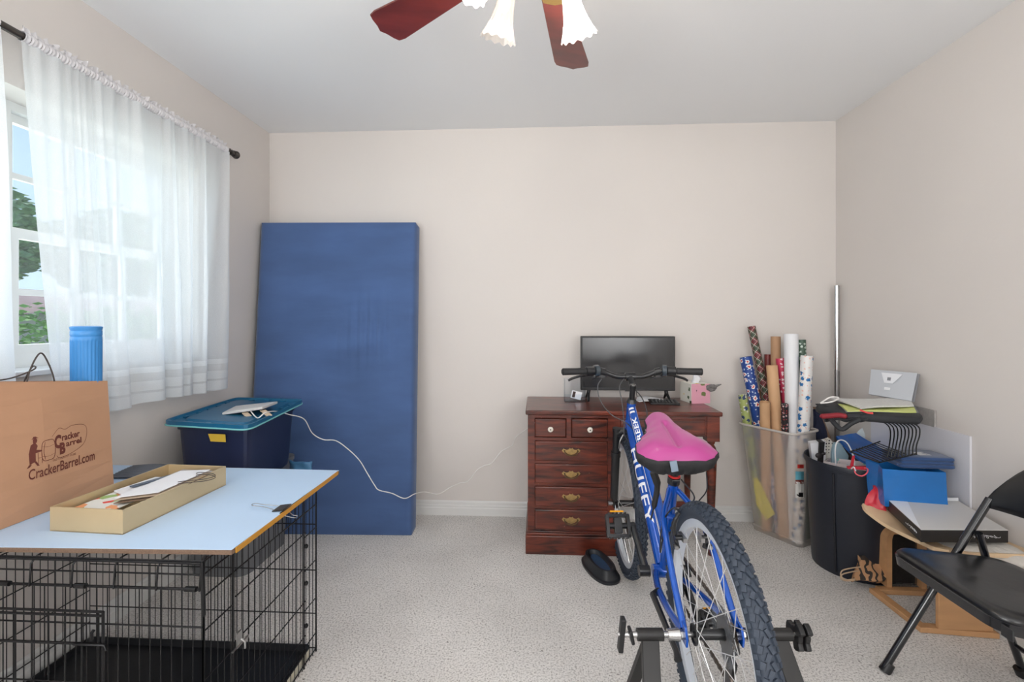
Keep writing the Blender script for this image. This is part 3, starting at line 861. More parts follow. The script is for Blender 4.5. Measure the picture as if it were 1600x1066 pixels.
def leafsheet(name, c4, m, label, cat, group=None, th=.003):
    c4 = [V(c) for c in c4]
    o = MB().add(c4 + [p + V((0, 0, th)) for p in c4], [(3, 2, 1, 0), (4, 5, 6, 7), (0, 1, 5, 4), (1, 2, 6, 5), (2, 3, 7, 6), (3, 0, 4, 7)]).build(name, m, None, base=(sum((c.x for c in c4)) / 4, sum((c.y for c in c4)) / 4, min(c.z for c in c4)), label=label, cat=cat, group=group)
    return o
mcard = mat('floral_card', (226, 226, 220), .6)
N = NT(mcard); b = mcard.node_tree.nodes['Principled BSDF']; co = N.n('ShaderNodeTexCoord').outputs['Object']
vo = N.n('ShaderNodeTexVoronoi', Vector=co, Scale=34); rr = N.n('ShaderNodeValToRGB', Fac=N.n('ShaderNodeSeparateColor', Color=vo.outputs['Color']).outputs[0]); rr.color_ramp.interpolation = 'CONSTANT'
E = rr.color_ramp.elements; E[0].color = (*s2l((226, 226, 220)), 1); E[1].position = .45; E[1].color = (*s2l((150, 180, 110)), 1)
q = E.new(.62); q.color = (*s2l((215, 70, 60)), 1); q = E.new(.78); q.color = (*s2l((235, 160, 110)), 1); N.link(rr.outputs[0], b.inputs['Base Color'])
leafsheet('floral_card', [inbox(.06, .04, .042), inbox(.62, .05, .040), inbox(.66, .42, .045), inbox(.08, .50, .045)], mcard, 'greeting card with red and green flowers at the near end of the gold tray', 'card', th=.002)
leafsheet('white_envelope', [inbox(.10, .42, .050), inbox(.5, .3, .054), inbox(.62, .72, .056), inbox(.2, .74, .052)], M_['paperw'], 'white envelope lying under the folded paper bag in the gold tray', 'envelope')
leafsheet('blue_slip', [inbox(.2, .5, .0545), inbox(.32, .46, .0585), inbox(.5, .75, .0605), inbox(.38, .78, .0565)], mat('slate_paper', (86, 98, 116), .6), 'narrow slate blue paper slip beside the white envelope in the gold tray', 'paper')
mgp = mat('grey_paper', (170, 165, 162), .8)
leafsheet('grey_paper', [inbox(.22, .76, .042), inbox(.9, .72, .044), inbox(.93, .96, .05), inbox(.3, .97, .05)], mgp, 'grey paper sheet at the far end of the gold tray', 'paper')
pb_ = thing('folded_gift_bag', 'folded pale paper gift bag with brown cord handles in the gold tray', 'bag', tuple(inbox(.6, .55, .055)))
cA = [inbox(.48, .22, .062), inbox(.93, .33, .066), inbox(.985, .82, .074), inbox(.52, .80, .068)]
for k_, (dz, mm2) in enumerate(((-.012, mat('brown_paper_inner', (120, 98, 80), .8)), (-.006, mat('tan_paper', (176, 156, 136), .8)), (0, M_['paperw']))):
    cc4 = [p + V((.004 * (2 - k_), -.006 * (2 - k_), dz)) for p in cA]
    MB().add(cc4 + [p + V((0, 0, .002)) for p in cc4], [(3, 2, 1, 0), (4, 5, 6, 7), (0, 1, 5, 4), (1, 2, 6, 5), (2, 3, 7, 6), (3, 0, 4, 7)]).build('paper_layer', mm2, pb_)
for dz in (0, .006):
    a = inbox(.95, .5, .07 + dz); c = inbox(.99, .66, .076 + dz)
    wire([a, a + V((.03, 0, .004)), a + V((.065, .03, 0)), a + V((.072, .065, -.002)), c + V((.045, .01, -.002)), c + V((.012, 0, .004)), c], .0012, 'handle', mh, pb_)
# grey ridged fabric roll behind the tray
fp = [PZ(172, 742, .66), PZ(262, 742, .66)]
mst = mat('grey_ribbed_fabric', (88, 92, 100), .8, bump=.6, bscale=30, stretch=(1, 1, 8))
gx = (fp[0].x + fp[1].x) / 2
def gf(u, v):
    a = fp[0].lerp(fp[1], u); y = 1.615 + .15 * v
    return (a.x - .03 * v + .01 * math.sin(v * 20) * 0, y, BT + .002 + .022 * math.sin(PI * min(1, u * 1.0 + .0) * .9 + .15) * math.sin(PI * (v * .8 + .1)) + .0012 * math.sin(v * 60))
MB().sheet(gf, 14, 30, .004).build('folded_cloth', mst, None, smooth=60, base=(gx, 1.68, BT), label='dark grey ribbed cloth lying folded behind the gold tray', cat='cloth')
# ============================================================ DESK
mwd = bpy.data.materials.new('dark_red_wood'); mwd.use_nodes = True
N = NT(mwd); b = mwd.node_tree.nodes['Principled BSDF']
co = N.n('ShaderNodeTexCoord').outputs['Object']
mp = N.n('ShaderNodeMapping', Vector=co, Scale=(2.2, 14, 16)).outputs[0]
n1 = N.n('ShaderNodeTexNoise', Vector=mp, Scale=2.2, Detail=8, Distortion=1.2)
r1 = N.n('ShaderNodeValToRGB', Fac=n1.outputs[0])
r1.color_ramp.elements[0].position = .32; r1.color_ramp.elements[0].color = (*s2l((46, 19, 14)), 1)
r1.color_ramp.elements[1].position = .72; r1.color_ramp.elements[1].color = (*s2l((124, 54, 36)), 1)
sc = N.n('ShaderNodeTexNoise', Vector=co, Scale=38, Detail=2)
sp = N.math('GREATER_THAN', sc.outputs[0], .745)
N.link(N.mix(N.math('MULTIPLY', sp, .45), r1.outputs[0], s2l((150, 110, 90))), b.inputs['Base Color'])
b.inputs['Roughness'].default_value = .32; b.inputs['Coat Weight'].default_value = .35; b.inputs['Coat Roughness'].default_value = .15
DX0, DX1, DY0, DY1 = -.045, .945, 2.465, 2.912
dk = thing('writing_desk', 'dark red-brown wooden desk with drawers on the left against the back wall', 'desk', ((DX0 + DX1) / 2, (DY0 + DY1) / 2, 0))
MB().bx(DX0 - .012, DX1 + .012, DY0 - .014, DY1 + .004, .731, .755).build('desktop', mwd, dk, bevel=.006)
m = MB(); m.bx(DX0, DX0 + .018, DY0 + .018, DY1 - .01, .12, .731); m.bx(.39, .408, DY0 + .018, DY1 - .01, .12, .731); m.bx(DX0, .408, DY1 - .01, DY1, .12, .731)
m.bx(DX0, DX0 + .036, DY0, DY0 + .018, .12, .731); m.bx(.372, .408, DY0, DY0 + .018, .12, .731)
for z in (.7225, .603, .482, .364, .243, .129): m.bx(DX0 + .036, .372, DY0 + .001, DY0 + .018, z - .008, z + .008)
m.bx(.158, .182, DY0 + .0015, DY0 + .018, .611, .7145)
m.build('cabinet', mwd, dk)
m = MB(); m.bx(DX0 - .012, .418, DY0 - .014, DY1, 0, .098); m.build('plinth', mwd, dk, bevel=.004)
m = MB(); m.bx(DX0 - .008, .414, DY0 - .010, DY1, .098, .112); m.bx(DX0 - .004, .410, DY0 - .005, DY1, .112, .12); m.build('moulding', mwd, dk, bevel=.003)
mbp = mat('bright_brass', (196, 164, 108), .35, metal=.7, var=.25, vscale=60)
mk = mat('white_china', (232, 226, 214), .25, coat=.5); mbr = mat('antique_brass', (110, 90, 66), .35, metal=.85, var=.3, vscale=60)
def drawer(x0, x1, z0, z1, name='drawer', dep=.010):
    m = MB()
    m.bx(x0, x1, DY0 - dep, DY0 + .02, z0, z1)
    return m.build(name, mwd, dk, bevel=.005)
for x0, x1 in ((-.008, .155), (.185, .370)):
    d = drawer(x0, x1, .616, .711); c = (x0 + x1) / 2
    MB().lathe([(0, .0), (.006, 0), (.006, .01), (.013, .013), (.0145, .02), (.011, .025), (.004, .026), (.0035, .024), (0, .024)], 20, Matrix.Translation((c, DY0 - .010, .66)) @ Matrix.Rotation(PI / 2, 4, 'X')).build('knob', mk, d, smooth=True, label='white china knob')
    MB().lathe([(0, .0265), (.0035, .027), (0, .0285)], 10, Matrix.Translation((c, DY0 - .010, .66)) @ Matrix.Rotation(PI / 2, 4, 'X')).build('screw', M_['blackm'], d)
for z0, z1 in ((.491, .594), (.373, .474), (.252, .355), (.130, .235)):
    d = drawer(-.008, .370, z0, z1); c = .181; z = (z0 + z1) / 2
    pl = [(-.048, .004), (-.04, .014), (-.026, .008), (-.014, .010), (-.007, .018), (0, .013), (.007, .018), (.014, .010), (.026, .008), (.04, .014), (.048, .004), (.04, -.006), (.028, -.004), (.016, -.014), (0, -.018), (-.016, -.014), (-.028, -.004), (-.04, -.006)]
    Mx = Matrix.Translation((c, DY0 - .010, z)) @ Matrix.Rotation(PI / 2, 4, 'X')
    hb = MB().prism(pl, 0, .003, Mx).build('handle_plate', mbp, d)
    pts = [(c - .034, DY0 - .012, z + .004), (c - .034, DY0 - .022, z + .002), (c - .026, DY0 - .026, z - .012), (c, DY0 - .028, z - .018), (c + .026, DY0 - .026, z - .012), (c + .034, DY0 - .022, z + .002), (c + .034, DY0 - .012, z + .004)]
    wire(pts, .0032, 'handle', mbr, d, 5, 8)
# knee-hole apron, drawer, legs
m = MB(); m.bx(.408, DX1, DY0 + .004, DY0 + .02, .624, .731); m.bx(DX1 - .018, DX1, DY0 + .02, DY1, .61, .731); m.bx(.408, DX1 - .018, DY1 - .018, DY1, .61, .731)
m.build('apron', mwd, dk)
d = drawer(.44, .872, .632, .714, dep=.006)
MB().lathe([(0, .0), (.006, 0), (.006, .01), (.013, .013), (.0145, .02), (.011, .025), (0, .026)], 20, Matrix.Translation((.56, DY0 - .006, .66)) @ Matrix.Rotation(PI / 2, 4, 'X')).build('knob', mk, d, smooth=True, label='white china knob')
legp = [(0, 0), (.016, 0), (.022, .012), (.024, .035), (.018, .055), (.014, .07), (.018, .085), (.019, .10), (.014, .115), (.016, .16), (.020, .28), (.025, .42), (.0285, .50), (.028, .545), (.022, .565), (.013, .578), (.019, .588), (.019, .60)]
for y in (DY0 + .03, DY1 - .03):
    m = MB().lathe(legp, 24, Matrix.Translation((DX1 - .032, y, 0)))
    m.bx(DX1 - .064, DX1, y - .032, y + .032, .60, .73)
    m.build('leg', mwd, dk, smooth=True)
MB().bx(.408, DX1 - .03, DY1 - .04, DY1 - .02, .095, .13).build('stretcher', mwd, dk, bevel=.003)

# ---------------- on the desk
ZD = .755
msc = mat('screen', (34, 34, 36), .18, spec=.6); mbz = mat('bezel', (30, 30, 32), .4)
tv = thing('television', 'small flat television with black screen standing on the desk', 'television', (.537, 2.79, ZD))
Rz = Matrix.Rotation(.02, 3, 'Z')
tx0, tx1, tz0, tz1 = .262, .812, .815, 1.135
ty = 2.78
MB().bx(tx0, tx1, ty, ty + .035, tz0, tz1).build('case', mbz, tv, bevel=.004)
MB().bx(tx0 + .01, tx1 - .01, ty - .0012, ty + .002, tz0 + .018, tz1 - .01).build('screen', msc, tv)
MB().bx(.52, .55, ty - .003, ty + .001, tz0 - .004, tz0 + .004).build('sensor', mbz, tv)
for x, sx in ((.312, -1), (.762, 1)):
    m = MB(); m.tube([(x, ty + .015, tz0 + .004), (x + .004 * sx, ty + .01, tz0 - .02), (x + .01 * sx, ty - .05, ZD + .006)], [.011, .009, .006], 8); m.tube([(x, ty + .02, tz0), (x + .004 * sx, ty + .03, tz0 - .02), (x + .01 * sx, ty + .09, ZD + .006)], [.010, .009, .006], 8)
    m.build('foot', M_['black'], tv, smooth=True)
wire([(.60, 2.83, .83), (.60, 2.84, .79), (.62, 2.86, ZD + .004), (.7, 2.87, ZD + .004)], .002, 'power_cord', M_['black'], tv)
# numeric keypad
kb = P(1037, 629, 2.66)
kp = thing('black_keypad', 'small black keypad lying on the desk in front of the television foot', 'keypad', (kb.x, kb.y, ZD))
RK = Matrix.Rotation(-.08, 3, 'Z')
MB().box((kb.x, kb.y, ZD + .008), (.16, .10, .012), RK @ Matrix.Rotation(.06, 3, 'X')).build('case', M_['black'], kp, bevel=.003)
kk = MB().box((0, 0, 0), (.013, .013, .005), taper=.8).build('key', M_['black'], kp, local=True)
first = True
for i in range(8):
    for j in range(4):
        o = kk if first else kk.copy()
        if not first: COL.objects.link(o); o.parent = kp
        first = False
        p = RK @ V(((i - 3.5) * .018, (j - 1.5) * .02, 0)); o.location = (p.x, p.y, .0155 + (j - 1.5) * .0013)
# papers on the desk
pp = P(1012, 623, 2.74)
for i, (dx, dy, an, lb) in enumerate(((0, 0, .2, 'white crumpled paper sheet under the television, lower of two'), (.015, .008, -.25, 'white crumpled paper sheet under the television, upper of two'))):
    def pf(u, v, i=i, an=an, dx=dx, dy=dy):
        q = Matrix.Rotation(an, 3, 'Z') @ V(((u - .5) * .15, (v - .5) * .11, 0))
        return V((pp.x + dx, pp.y + dy, ZD + .003 + .008 * i + .004 * math.sin(5 * u + 3 * i) * math.sin(4 * v + 1) + .003)) + q
    MB().sheet(pf, 8, 8, .0008).build('paper_sheet', M_['paperw'], None, smooth=180, base=(pp.x + dx, pp.y + dy, ZD), label=lb, cat='paper', group='papers on the desk')
# clear acrylic holder with a card
mac = bpy.data.materials.new('clear_acrylic'); mac.use_nodes = True
N = NT(mac); mac.node_tree.nodes.remove(mac.node_tree.nodes['Principled BSDF'])
a_ = N.n('ShaderNodeBsdfTransparent', Color=(.93, .95, .97, 1)); g_ = N.n('ShaderNodeBsdfGlossy', Roughness=.05); fr_ = N.n('ShaderNodeLayerWeight', Blend=.25)
mx = N.n('ShaderNodeMixShader', Fac=N.math('MULTIPLY', fr_.outputs['Fresnel'], .6)); N.link(a_.outputs[0], mx.inputs[1]); N.link(g_.outputs[0], mx.inputs[2]); N.link(mx.outputs[0], mac.node_tree.nodes['Material Output'].inputs[0])
c0 = P(898, 628, 2.72)
ac = thing('clear_acrylic_holder', 'clear acrylic box holder standing at the left of the television', 'holder', (c0.x, c0.y, ZD))
x0, x1, y0, y1 = c0.x - .06, c0.x + .06, c0.y - .02, c0.y + .07
for (a, b_, c, d_, e, f_) in ((x0, x1, y1 - .003, y1, ZD + .001, .885), (x0, x0 + .003, y0, y1, ZD + .001, .885), (x1 - .003, x1, y0, y1, ZD + .001, .865), (x0, x1, y0, y0 + .003, ZD + .001, .80), (x0, x1, y0, y1, ZD, ZD + .003)):
    MB().bx(a, b_, c, d_, e, f_).build('panel', mac, ac)
cd = thing('photo_card', 'small white card with a dark portrait shape leaning in the clear holder', 'card', (c0.x + .03, c0.y, ZD + .004))
RC = Matrix.Rotation(-.5, 3, 'X') @ Matrix.Rotation(.25, 3, 'Y')
pc = V((c0.x + .012, c0.y + .028, ZD + .034))
MB().box(pc, (.060, .0015, .048), RC).build('card', M_['paperw'], cd)
MB().box(pc + RC @ V((-.015, -.0015, 0)), (.016, .001, .036), RC).build('portrait_print', mat('dark_print', (60, 40, 38), .6), cd)
# tissue box with floral print
mtb = bpy.data.materials.new('floral_tissue_box'); mtb.use_nodes = True
def floral(m, base, cols, sc, dark):
    N = NT(m); b = m.node_tree.nodes['Principled BSDF']; b.inputs['Roughness'].default_value = .55
    co = N.n('ShaderNodeTexCoord').outputs['Object']
    no = N.n('ShaderNodeTexNoise', Vector=co, Scale=60, Detail=1)
    wv = N.n('ShaderNodeVectorMath', _operation='MULTIPLY_ADD', i0=no.outputs['Color'], i1=(.018, .018, .018), i2=co).outputs[0]
    vo = N.n('ShaderNodeTexVoronoi', Vector=wv, Scale=sc)
    rr = N.n('ShaderNodeValToRGB', Fac=N.n('ShaderNodeSeparateColor', Color=vo.outputs['Color']).outputs[0]); rr.color_ramp.interpolation = 'CONSTANT'
    E = rr.color_ramp.elements; E[0].color = (*s2l(cols[0]), 1); E[1].position = 1 / len(cols); E[1].color = (*s2l(cols[1]), 1)
    for i, c in enumerate(cols[2:]): q = E.new((i + 2) / len(cols)); q.color = (*s2l(c), 1)
    msk = N.math('LESS_THAN', vo.outputs['Distance'], dark)
    N.link(N.mix(msk, s2l(base), rr.outputs[0]), b.inputs['Base Color'])
floral(mtb, (228, 226, 216), [(225, 185, 50), (70, 90, 60), (60, 60, 90), (228, 226, 216)], 26, .33)
mtp = bpy.data.materials.new('pink_floral'); mtp.use_nodes = True
floral(mtp, (222, 160, 178), [(70, 40, 55), (222, 160, 178), (215, 130, 90), (110, 120, 70)], 24, .36)
near = PZ(1080, 631, ZD); lf = PZ(1050, 621, ZD); rt_ = PZ(1110, 628.5, ZD)
tb = thing('tissue_box', 'cube tissue box printed with flowers on white and pink sides on the desk', 'tissue box', (near.x, near.y + .05, ZD))
hh = V((0, 0, .112))
eu = (lf - near).normalized() * .125; er = V((-eu.y, eu.x, 0)) * -1
if er.x < 0: er = -er
er = er.normalized() * .115
A, Bq, Cq, Dq = near, near + eu, near + eu + er, near + er
if max(Bq.y, Cq.y, Dq.y) > YB - .004:
    sh = V((0, YB - .006 - max(Bq.y, Cq.y, Dq.y), 0)); A += sh; Bq += sh; Cq += sh; Dq += sh
MB().add([A, Bq, Cq, Dq] + [p + hh for p in (A, Bq, Cq, Dq)], [(3, 2, 1, 0), (4, 5, 6, 7), (0, 4, 7, 3), (3, 7, 6, 2), (2, 6, 5, 1), (1, 5, 4, 0)]).build('box', mtb, tb, bevel=.0015)
n_ = (er.cross(V((0, 0, 1)))).normalized()
if n_.y > 0: n_ = -n_
MB().add([A + n_ * .0012 + er * .01, Dq + n_ * .0012, Dq + n_ * .0012 + hh, A + n_ * .0012 + er * .01 + hh], [(0, 1, 2, 3)]).build('pink_side', mtp, tb, label='pink printed side')
cT = (A + Cq) / 2 + hh
def tis(u, v):
    a = u * 2 * PI; r = .022 * (1 - v * .2) + .008 * math.sin(3 * a + 4 * v) * v
    return (cT.x + r * math.cos(a) + .012 * v, cT.y + r * math.sin(a), cT.z - .002 + v * (.045 + .012 * math.sin(a * 2)))
MB().sheet(tis, 24, 6).build('tissue', M_['paperw'], tb, smooth=180)
flw = Dq + hh * .80 + V((.005, -.006, 0))
m = MB()
for i in range(7):
    a = i * .9; p = flw + V((.018 * math.cos(a), -.004 * (i % 3), .012 * math.sin(a)))
    m.sphere(p, .014, 8, 5, (1, .3, .8))
m.cyl(flw + V((.0, 0, 0)), flw + V((.055, 0, .02)), .012, .003, 8)
m.build('flower_ornament', mat('charcoal_print', (128, 124, 122), .7, var=.4, vscale=80), tb, label='charcoal flower ornament on the corner')

# ============================================================ BICYCLE
def BK(s, a, z): return W(.531 + .023 * a + s, 1.24 + a, z)
RZW, FZW = .39, .333
bk = thing('bicycle', 'blue mountain bicycle with pink saddle clamped by its rear axle in a trainer', 'bicycle', tuple(BK(0, .5, 0)))
mgr = mat('grip_rubber', (34, 34, 36), .6); mpk = mat('pink_gel', (164, 54, 126), .45, coat=.1, sheen=.2); mrim = mat('alloy_rim', (218, 224, 232), .3, metal=.25)
mspk = mat('spoke_steel', (222, 222, 222), .3, metal=.45)
mdark = mat('bike_black', (24, 25, 28), .35, coat=.2); mwl = mat('decal_white', (236, 238, 242), .4)
AX = (BK(1, 0, 0) - BK(0, 0, 0)).normalized(); FW = (BK(0, 1, 0) - BK(0, 0, 0)).normalized()
def wheelM(a, z):
    c = BK(0, a, z); u = FW; v_ = V((0, 0, 1)); n = AX
    M = Matrix.Identity(4)
    for i in range(3): M[i][0] = u[i]; M[i][1] = v_[i]; M[i][2] = n[i]; M[i][3] = c[i]
    return M
sp_mesh = {}
def wheel(a, z, rear):
    M = wheelM(a, z)
    rim = MB().lathe([(.262, -.011), (.270, -.0135), (.287, -.0135), (.287, -.010), (.277, -.009), (.277, .009), (.287, .010), (.287, .0135), (.270, .0135), (.262, .011)], 72, M, closed=True).build('rear_wheel' if rear else 'front_wheel', mrim, bk, smooth=30)
    tp = [(.283, -.0125), (.289, -.020), (.300, -.0245), (.312, -.0235), (.322, -.017), (.3255, -.008), (.3265, 0), (.3255, .008), (.322, .017), (.312, .0235), (.300, .0245), (.289, .020), (.283, .0125), (.288, 0)]
    MB().lathe(tp, 96, M, closed=True).build('tyre', M_['rubber'], rim, smooth=50)
    t = MB(); nk = 74
    for i in range(nk):
        an = 2 * PI * i / nk
        for (r, off_, tl_, ln, wd, hh, tw) in ((.3275, .0045, 0, .016, .0085, .007, .5), (.3275, -.0045, .5, .016, .0085, .007, -.5), (.3235, .0155, .5, .014, .010, .0075, .3), (.3235, -.0155, 0, .014, .010, .0075, -.3), (.314, .0225, 0, .010, .008, .007, 0), (.314, -.0225, .5, .010, .008, .007, 0)):
            aa = an + tl_ * 2 * PI / nk
            bank = math.atan2(off_, .028) * 1.1
            L = Matrix.Rotation(aa, 4, 'Z') @ Matrix.Translation((r, 0, off_)) @ Matrix.Rotation(-bank, 4, 'Y') @ Matrix.Rotation(tw, 4, 'X')
            bb = MB().box((0, 0, 0), (hh, ln, wd)); t.add(bb.v, bb.f, M @ L)
    t.build('tread', M_['rubber'], rim, kind='stuff')
    hw = .045 if not rear else .05
    h = MB().lathe([(0, -.052), (.008, -.052), (.008, -hw + .004), (.026, -hw + .004), (.026, -hw), (.014, -hw + .01), (.013, 0), (.014, hw - .012), (.026, hw - .002), (.026, hw - .006), (.008, hw + .002), (.008, .052), (0, .052)], 24, M)
    h.build('hub', mdark, rim, smooth=40)
    # 36 crossed spokes sharing a mesh
    me0 = MB(); me0.cyl((0, 0, 0), (0, 0, 1), .0011, n=5)
    ns = 32; so = None
    for i in range(ns):
        side = 1 if i % 2 else -1
        ar = 2 * PI * i / ns; ah = ar + (1.15 if (i // 2) % 2 else -1.15)
        p0 = M @ V((.024 * math.cos(ah), .024 * math.sin(ah), side * (hw - .004))); p1 = M @ V((.270 * math.cos(ar), .270 * math.sin(ar), side * .002))
        if so is None: so = me0.build('spoke', mspk, rim, local=True, smooth=True); o = so
        else: o = so.copy(); COL.objects.link(o); o.parent = rim
        o.location = p0 - off(rim); d = p1 - p0
        o.rotation_mode = 'QUATERNION'; o.rotation_quaternion = V((0, 0, 1)).rotation_difference(d); o.scale = (1, 1, d.length)
    return rim
rw_ = wheel(0, RZW, True); fwh = wheel(1.045, FZW, False)
# cassette and plastic guard
Mr = wheelM(0, RZW)
g = MB()
for i, r in enumerate((.047, .043, .038, .033, .028, .024)):
    pr = [((r + (.004 if k % 2 else 0)) * math.cos(2 * PI * k / 56), (r + (.004 if k % 2 else 0)) * math.sin(2 * PI * k / 56)) for k in range(56)]
    g.prism(pr, .032 + i * .0045, .034 + i * .0045, Mr)
g.build('cassette', mat('dark_steel', (66, 58, 52), .35, metal=.9), rw_)
mcl = mat('clear_guard', (210, 220, 230), .15, alpha=.07)
MB().lathe([(.018, .0295), (.075, .0295), (.075, .0305), (.018, .0305)], 40, Mr, closed=True).build('spoke_guard', mcl, rw_, smooth=30)
# frame
def tb_(name, p, q, r, r2=None, m=None, parent=None, n=20):
    return MB().cyl(BK(*p), BK(*q), r, r2, n).build(name, m or M_['blue'], parent or bk, smooth=True)
hd0, hd1 = (0, .962, .715), (0, .916, .852)
tb_('head_tube', hd0, hd1, .021, .021)
m = MB(); m.cyl(BK(0, .965, .703), BK(0, .961, .717), .025, n=20); m.cyl(BK(0, .917, .850), BK(0, .912, .866), .025, .017, 20); m.build('headset', mdark, bk, smooth=True)
dt0, dt1 = V((0, .950, .752)), V((0, .44, .345))
dtube = tb_('down_tube', dt0, dt1, .0245)
tt0, tt1 = V((0, .925, .828)), V((0, .385, .465))
ttube = tb_('top_tube', tt0, tt1, .019)
stb = tb_('seat_tube', (0, .43, .33), (0, .312, .700), .0165)
m = MB(); m.cyl(BK(-.037, .43, .33), BK(.037, .43, .33), .023, n=20); m.build('bottom_bracket', M_['blue'], bk, smooth=True)
m = MB(); m.cyl(BK(0, .318, .683), BK(0, .310, .707), .020, n=20); m.cyl(BK(-.012, .295, .698), BK(.012, .295, .698), .006, n=10); m.build('seat_clamp', mdark, bk, smooth=True)
MB().cyl(BK(0, .3095, .708), BK(0, .3082, .714), .0195, n=20).build('clamp_ring', mat('red_clamp', (190, 40, 40), .4), bk, smooth=True, label='red ring above the seat clamp')
tb_('seat_post', (0, .312, .69), (0, .292, .77), .0133, m=mdark)
# wrapped decals
def wrap(parent, p0, p1, r, txt, t0, t1, hgt, phi0, flip, m=mwl, bold=.03, shear=0):
    """letters wrapped round the tube p0->p1, from t0 to t1 along it, centred at angle phi0"""
    P0, P1 = BK(*p0), BK(*p1); ax = (P1 - P0).normalized(); L = (P1 - P0).length
    up = V((0, 0, 1)); u = (up - ax * up.dot(ax)).normalized(); lf_ = u.cross(ax).normalized()
    if lf_.dot(AX) > 0: lf_ = -lf_          # towards the left side of the bike
    cuts = [hgt * k / 6 for k in range(1, 6)]
    vs, fs = textmesh(txt, 1, bold, fit=((t1 - t0) * L, hgt), cuts=cuts, shear=shear)
    out = []
    for v in vs:
        s_ = t0 * L + v.x if not flip else t1 * L - v.x
        th_ = phi0 + ((v.y - hgt / 2) / r) * (1 if not flip else -1)
        nn = lf_ * math.cos(th_) + u * math.sin(th_)
        out.append(P0 + ax * s_ + nn * (r + .0008))
    MB().add(out, fs).build('lettering', m, parent)
wrap(dtube, dt0, dt1, .0245, 'HUFFY', .25, .78, .036, .75, False, bold=.008)
wrap(ttube, tt0, tt1, .019, 'CREEK', .13, .40, .021, 1.15, True, bold=.02)
wrap(ttube, tt0, tt1, .019, '||', .04, .09, .022, 1.15, True, bold=.03)
# thin white stripes along the tubes
def stripe(parent, p0, p1, r, t0, t1, phi, wd):
    P0, P1 = BK(*p0), BK(*p1); ax = (P1 - P0).normalized(); L = (P1 - P0).length
    up = V((0, 0, 1)); u = (up - ax * up.dot(ax)).normalized(); lf_ = u.cross(ax).normalized()
    if lf_.dot(AX) > 0: lf_ = -lf_
    def fn(a, b_): th_ = phi + (b_ - .5) * wd / r; return P0 + ax * (t0 + (t1 - t0) * a) * L + (lf_ * math.cos(th_) + u * math.sin(th_)) * (r + .0006)
    MB().sheet(fn, 1, 3).build('stripe', mwl, parent)
stripe(ttube, tt0, tt1, .019, .12, .95, .25, .003)
stripe(dtube, dt0, dt1, .0245, .05, .92, 1.95, .0035)
stripe(stb, (0, .43, .33), (0, .312, .700), .0165, .22, .36, .2, .02)
stripe(stb, (0, .43, .33), (0, .312, .700), .0165, .62, .78, .5, .008)
# stays
for s in (-1, 1):
    tb = MB().tube(catmull([BK(s * .012, .322, .66), BK(s * .03, .285, .64), BK(s * .058, .23, .60), BK(s * .070, .12, .50), BK(s * .072, .01, .40)], 6), .0095, 12)
    tb.build('seat_stay', M_['blue'], bk, smooth=True)
    tb = MB().tube(catmull([BK(s * .03, .415, .335), BK(s * .045, .36, .338), BK(s * .062, .26, .35), BK(s * .072, .12, .372), BK(s * .072, .015, .388)], 6), .0105, 12)
    tb.build('chain_stay', M_['blue'], bk, smooth=True)
    m = MB(); c = BK(s * .0735, 0, RZW); m.prism([(-.02, -.022), (.02, -.02), (.035, .0), (.012, .03), (-.012, .026), (-.024, 0)], -.003, .003, Matrix.Translation(c - V(Mr.translation)) @ Mr @ Matrix.Identity(4)); m.build('dropout', M_['blue'], bk, bevel=.001)
MB().cyl(BK(-.06, .235, .604), BK(.06, .235, .604), .008, n=12).build('stay_bridge', M_['blue'], bk, smooth=True)
MB().cyl(BK(-.03, .22, .635), BK(.03, .22, .635), .004, n=10).build('cable_noodle', M_['steel'], bk, smooth=True)
# V-brakes front and rear
def vbrake(a, z, da, nm):
    for s in (-1, 1):
        m = MB(); m.tube(catmull([BK(s * .034, a, z + .075), BK(s * .046, a + da * .2, z + .05), BK(s * .050, a + da * .3, z + .02), BK(s * .044, a, z - .015), BK(s * .040, a, z - .03)], 5), [.005] * 4 + [.007] * 17, 8)
        m.sphere(BK(s * .05, a - .012, z - .02), .009, 10, 6); m.cyl(BK(s * .052, a - .01, z + .005), BK(s * .03, a - .01, z + .005), .007, n=10)
        ar = m.build('brake_arm', mdark, bk, smooth=True)
        m = MB(); m.box(BK(s * .026, a, z + .002), (.012, .05, .012), Matrix.Rotation(YAW, 3, 'Z')); m.cyl(BK(s * .05, a - .018, z - .02), BK(s * .05, a - .024, z - .02), .006, n=10); m.build('brake_pad', M_['steel'], ar, smooth=True)
vbrake(.155, .575, .02, 'r')
# fork
for s in (-1, 1):
    m = MB(); top, bot = BK(s * .058, .972, .712), BK(s * .058, 1.040, .335)
    d = (bot - top)
    m.cyl(top, top + d * .32, .0165, n=18); m.cyl(top + d * .30, top + d * .36, .0235, n=18); m.cyl(top + d * .34, top + d * .93, .0205, .0185, 18); m.cyl(top - d * .012, top + d * .03, .0195, n=18)
    m.box(bot + V((0, 0, .0)), (.006, .03, .04), Matrix.Rotation(YAW, 3, 'Z')); m.build('fork_leg', mdark, bk, smooth=True)
m = MB(); m.tube(catmull([BK(-.06, .975, .69), BK(-.035, .972, .70), BK(0, .968, .702), BK(.035, .972, .70), BK(.06, .975, .69)], 4), .019, 14); m.build('fork_crown', mdark, bk, smooth=True)
m = MB(); m.cyl(BK(-.075, 1.045, FZW), BK(.075, 1.045, FZW), .006, n=10); m.cyl(BK(-.085, 1.045, FZW), BK(-.066, 1.045, FZW), .011, n=8); m.cyl(BK(.085, 1.045, FZW), BK(.066, 1.045, FZW), .011, n=8); m.build('axle', M_['steel'], bk, smooth=True)
